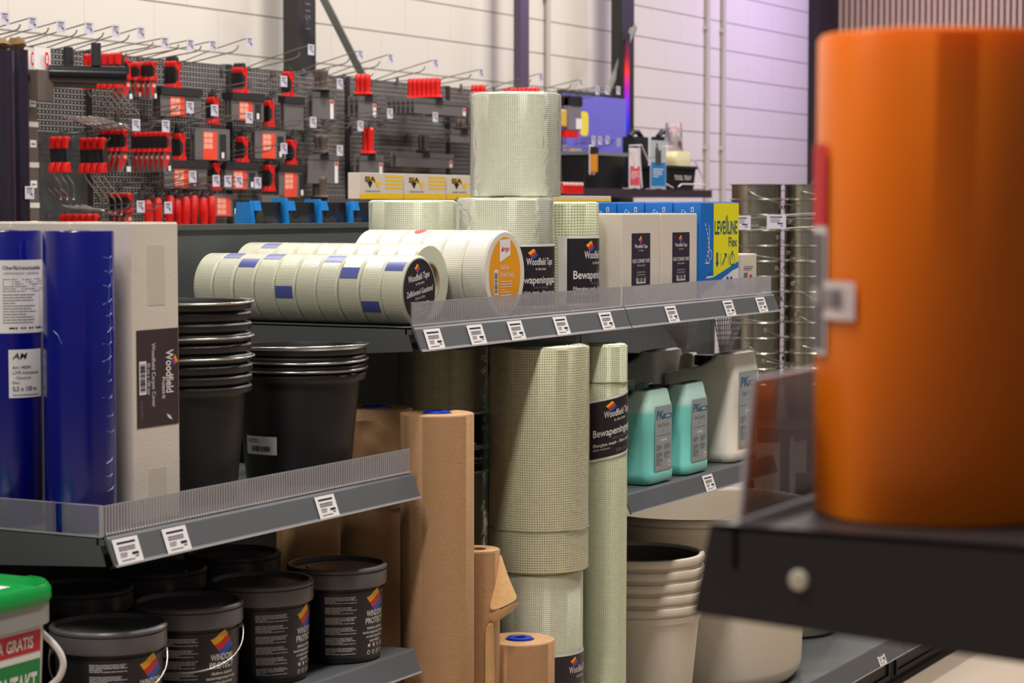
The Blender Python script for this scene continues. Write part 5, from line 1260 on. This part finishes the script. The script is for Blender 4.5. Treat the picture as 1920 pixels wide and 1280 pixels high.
MB().loft([rrect(.125 - .01 * abs(k - 2), .08, .03, .022 * k, 4, .16, .09) for k in range(5)]).build('folded_cloth', mat('cream_cloth', (236, 226, 180), .8, bump=.6, bscale=40), t, 60)
p = at(1262, 300, Y=5.3); t = thing('plastic_bag', 'crumpled clear plastic bag with red contents, on the tool tray', 'bag', (p.x + .14, 5.36, zz + .092))
q = MB(); q.loft([[((.10 - .012 * k) * math.cos(a) * (1 + .22 * math.sin(3 * a + k)) , .05 * math.sin(a), .028 * k) for a in [2 * PI * j / 18 for j in range(18)]] for k in range(7)]); q.build('bag_film', clear_mat('crumpled_bag', (232, 228, 236), .35, .15, bump=1, gloss=.3), t, 20)
MB().lathe([(0, .0), (.05, .01), (.055, .05), (.03, .09), (0, .10)], 12, wob=.005).build('contents', mat('dark_contents', (110, 50, 60), .5), t); MB().lathe([(0, .10), (.03, .11), (.03, .14), (0, .15)], 12).build('red_cap', RED, t)
# leaflets
for i, (x0, x1, y0, Y, c1, c2) in enumerate(((1180, 1201, 276, 5.22, (226, 214, 222), (216, 84, 104)), (1220, 1249, 262, 5.24, (178, 186, 196), (30, 126, 194)))):
    p = at(x0, y0, Y=Y); q = at(x1, y0, Y=Y); w = q.x - p.x; h = p.z - ZC - .002
    t = thing('leaflet', ['white and pink leaflet card standing on the far counter', 'grey and blue leaflet card showing bottles, on the far counter'][i], 'leaflet', (p.x, Y, ZC + .001), 0, 'standing leaflets'); m1 = mat('leaflet_a%d' % i, c1, .4); m2 = mat('leaflet_b%d' % i, c2, .4)
    MB().box(0, w, 0, .003, 0, h).build('card', m1, t, 0); MB().box(w * .3, w * .7, 0, .06, 0, .004).build('foot', WHITE, t, 0)
    f = Flat(); f.rect(.01, .02, w - .01, h * .55, 0, 1); f.lines(w * .15, h * .42, w * .7, h * .2, 4, 1, .4, 2)
    if i: f.rect(w * .30, h * .5, w * .5, h * .85, 2, 2); f.rect(w * .52, h * .5, w * .66, h * .80, 2, 2); f.rect(w * .36, h * .85, w * .43, h * .95, 2, 2)
    else: f.poly([(w * .4, h * .5), (w * .7, h * .5), (w * .6, h * .8)], 1, 2)
    f.build('print', [m2, WHITE, mat('leaflet_dark', (74, 72, 66), .5)], plane_map((0, 0, 0), ALONG, UPV), t, .001)
t = thing('wire_stand', 'white bent wire stand around the leaflets and tool tray', 'wire stand', (at(1180, 300, Y=5.15).x, 5.16, ZC))
q = MB(); L0 = Vector((at(1180, 300, Y=5.15).x, 5.16, ZC))
for pts in (((1180, 273), (1203, 272), (1217, 305)), ((1198, 272), (1204, 352)), ((1302, 300), (1318, 335), (1325, 346), (1278, 345), (1272, 350)), ((1243, 275), (1262, 275)), ((1250, 345), (1262, 352))):
    MB().tube([at(x, y, Y=5.16) - L0 for x, y in pts], .004, 6).build('wire', mat('white_wire', (216, 210, 220), .4), t, 60)
# things hanging right of the topmost mesh roll
def hang(name, label, cat, px0, px1, py0, py1, Y, d, m, parts=(), group=None):
    p = at(px0, py0, Y=Y); q = at(px1, py1, Y=Y); w, h = q.x - p.x, p.z - q.z
    t = thing(name, label, cat, tuple(p), 0, group); MB().rbox(0, w, 0, d, -h, 0, min(.012, w * .2, d * .4)).build('body', m, t, 40); return t, w, h
HY = 5.62
t, w, h = hang('hanging_pack', 'grey hanging pack with dark top in front of the lilac panel', 'pack', 1069, 1091, 181, 246, HY, .05, mat('pack_grey', (126, 120, 132), .35)); MB().box(.0, w, -.004, .054, -.05, .004).build('dark_header', DARK, t, 0); MB().box(w * .5, w * .95, -.003, 0, -h + .01, -h + .07).build('sticker', WHITE, t, 0); MB().box(-.06, w * .7, .0, .04, -h - .04, -h).build('red_foot', RED, t, 0)
t, w, h = hang('hanging_brush', 'brush with a pale wooden handle hanging below the lilac panel, leftmost', 'brush', 1058, 1063, 288, 342, HY, .03, mat('pale_wood', (190, 150, 110), .6))
t, w, h = hang('hanging_brush', 'brush with a pale wooden handle and grey square pad', 'brush', 1073, 1077, 276, 342, HY - .02, .03, mat('pale_wood', (0, 0, 0))); 
MB().box(w, w + .09, .0, .02, -.14, .0).build('grey_pad', mat('pad_grey', (150, 150, 152), .5), t, 0)
t, w, h = hang('hanging_brush', 'brush with a pale wooden handle hanging below the grey pad', 'brush', 1086, 1090, 306, 342, HY, .03, mat('pale_wood', (0, 0, 0)))
t, w, h = hang('glue_tube', 'orange-yellow slim tube in a pack hanging over the black storage crate', 'tube', 1115, 1122, 288, 324, 5.36, .03, mat('amber_tube', (214, 140, 40), .4)); hangwire(t.location + Vector((w / 2, 0, .045)), 5.36, 'plain wire hook carrying the slim orange-yellow tube'); MB().box(0, w, .0, .03, 0, .04).build('dark_nozzle', DARK, t, 0); MB().box(-.01, w + .01, .028, .03, -h - .01, .05).build('card', WHITE, t, 0)
t, w, h = hang('yellow_tool', 'yellow rounded tool hanging beside the topmost mesh roll', 'hand tool', 1054, 1064, 205, 238, HY, .03, mat('ochre_yellow', (214, 176, 70), .5))
p = at(1056, 363, Y=4.98); q_ = at(1095, 363, Y=4.98); t = thing('striped_tray', 'red tray box with a white striped top edge beside the topmost mesh roll', 'box', (p.x, 4.98, p.z))
hh2 = .055; MB().rbox(0, q_.x - p.x, 0, .06, 0, hh2, .008).build('body', RED, t, 30); q = MB()
ww = (q_.x - p.x) / 7
for k in range(7): MB().box(ww * (k + .2), ww * (k + .65), -.002, .058, hh2 - .012, hh2 + .003).build('white_stripe', WHITE, t, 0)
MB().box(.02, .05, .02, .05, -p.z, 0).build('stand_post', DARK, t, 0)

# ------------------------------------------------------------------ out-of-focus shelf and orange roll, right foreground
FX0, FYF, FZ = 1.425, .599, 1.334
S2 = mat('foreground_shelf_black', (40, 35, 37), .5)
t = thing('shelf', 'out-of-focus dark shelf end in the right foreground with one bright screw', 'shelf', (FX0, FYF, FZ))
D = .62
MB().box(0, 1.0, -D, -.006, -.003, 0).box(0, 1.0, -.022, -.018, -.03, -.003).build('board', S2, t, 0)
for s_ in (0, 1):
    x = 0 if s_ == 0 else .996; v = []
    for X_ in (x, x + .004): v += [(X_, -.001, .001), (X_, .011, -.064), (X_, -D, -.098), (X_, -D, .001)]
    MB().add(v, [(3, 2, 1, 0), (4, 5, 6, 7), (0, 1, 5, 4), (1, 2, 6, 5), (2, 3, 7, 6), (3, 0, 4, 7)]).build('bracket', S2, t, 0)
MB().loft([[(x, a, c) for a, c in ((-.004, 0), (.001, -.002), (.014, -.063), (.010, -.065), (-.004, -.006))] for x in (.004, .998)]).build('price_strip', S2, t, 0)
p = at(1497, 1088, X=FX0 - .001)
MB().lathe([(0, -.002), (.0062, -.0015), (.0072, .0004), (.0072, .002)], 20, T=Matrix.Translation((-.0012, p.y - FYF, p.z - FZ)) @ Matrix.Rotation(PI / 2, 4, 'Y')).build('screw', mat('bright_screw', (230, 222, 205), .35, .3), t, 40)['label'] = 'bright metal screw head'
MB().add([(.028, -.0115, .001), (.98, -.0115, .001), (.98, -.0115, .098), (.052, -.0115, .098), (.028, -.0135, .001), (.98, -.0135, .001), (.98, -.0135, .098), (.052, -.0135, .098)], [(0, 1, 2, 3), (7, 6, 5, 4), (0, 3, 7, 4), (3, 2, 6, 7), (2, 1, 5, 6)]).build('riser', clear_mat('riser_roll_reflection', (118, 84, 76), .66, .15, gloss=.12), t, 0)  # brown tint paints the orange roll's reflection into the clear sheet
MB().tube([(.052, -.0125, .098), (.98, -.0125, .098)], .0022, 8).tube([(.028, -.0125, .001), (.052, -.0125, .098)], .0025, 8).build('riser_edge', clear_mat('clear_riser_edge', (206, 196, 200), .55, .2), t, 60)
t2 = thing('gondola_frame', 'back panel and uprights of the right foreground shelving, outside the picture edge', 'shelving unit', (FX0, FYF - D - .03, 0))
MB().box(0, 1.0, 0, .026, .1, 1.9).build('back_panel', BACKP, t2, 0); 
for x_ in (.96, 0): MB().box(x_, x_ + .04, -.03, .0, 0, 1.9).build('upright', STEEL, t2, 0)
om = mat('orange_film', (240, 120, 2), .38, noise=.10, scale=6, coat=.12, spec=.35, bump=.06, bscale=20); nt, b = nodes(om)
b.inputs['Subsurface Weight'].default_value = .35; b.inputs['Subsurface Radius'].default_value = (.06, .018, .004); b.inputs['Subsurface Scale'].default_value = .6
OX, OY, OR_, OH = 1.556, .478, .086, .344
t = thing('orange_film_roll', 'big out-of-focus orange film roll in the right foreground', 'film roll', (OX, OY, FZ + .0005))
MB().lathe([(OR_ * .45, .001), (OR_ - .001, .001), (OR_, .003), (OR_, OH * .5), (OR_, OH - .003), (OR_ - .002, OH), (OR_ * .45, OH), (OR_ * .42, OH - .02)], 96, wob=.0004).build('winding', om, t, 40)
MB().lathe([(OR_ * .45, OH), (OR_ * .40, OH), (OR_ * .40, .01)], 40).build('core', mat('cardboard_core', (0, 0, 0)), t, 40)
a = CAMA(OX, OY); Rr = OR_ + .0012
f = Flat(); f.rect(0, 0, .052, .150, 0, 1, 14); f.rect(0, .092, .052, .150, 1, 2, 14); f.rect(.016, .048, .049, .087, 2, 3, 6); f.rect(.016, .004, .049, .036, 2, 3, 6)
f.build('paper_label', [WHITE, mat('label_red', (206, 20, 30), .45), mat('label_soft_grey', (108, 98, 104), .5)], cyl_map(Rr, a - 1.66, .116), t, .0005, 'narrow label, red on top, grey print below')
f = Flat(); f.rect(0, 0, .072, .027, 0, 1, 20); f.barcode(.014, .003, .052, .021, 0, 1, 2)
f.build('barcode_sticker', [mat('sticker_white', (222, 208, 208), .5), mat('label_soft_grey', (0, 0, 0))], cyl_map(Rr + .0006, a - 1.50, .142), t, .0005, 'pale barcode sticker')

# ------------------------------------------------------------------ pieces that belong to a part hang under that part
UNDER = {'price_tag': 'price_strip', 'strip_edge': 'price_strip', 'riser_ribs': 'riser', 'riser_foot': 'riser', 'side_riser_edge': 'side_riser', 'handle_ear': 'handle', 'printed_label': 'body', 'paper_label': 'winding', 'core_plug': 'rolled_end', 'blade_card': 'blade', 'barcode_card': 'blade', 'lid_sticker': 'lid', 'price_card': 'card_arm', 'seam_band': 'winding', 'end_tab': 'tape_winding', 'printed_face': 'winding_face', 'sealing_tape': 'body', 'side_print': 'body', 'printed_front': 'body', 'crease': 'winding', 'riser_edge': 'riser', 'barcode_sticker': 'winding', 'price_sticker': 'body', 'red_dot_sticker': 'tape_winding', 'lettering': 'body', 'print': 'card', 'blade_spine': 'blade', 'neck': 'body'}
base = lambda o: o.name.split('.')[0]
for t in [o for o in C.objects if o.parent is None]:
    kids = list(t.children)
    for k in kids:
        u = UNDER.get(base(k))
        if not u: continue
        for c in kids:
            if base(c) == u and c is not k: k.parent = c; break
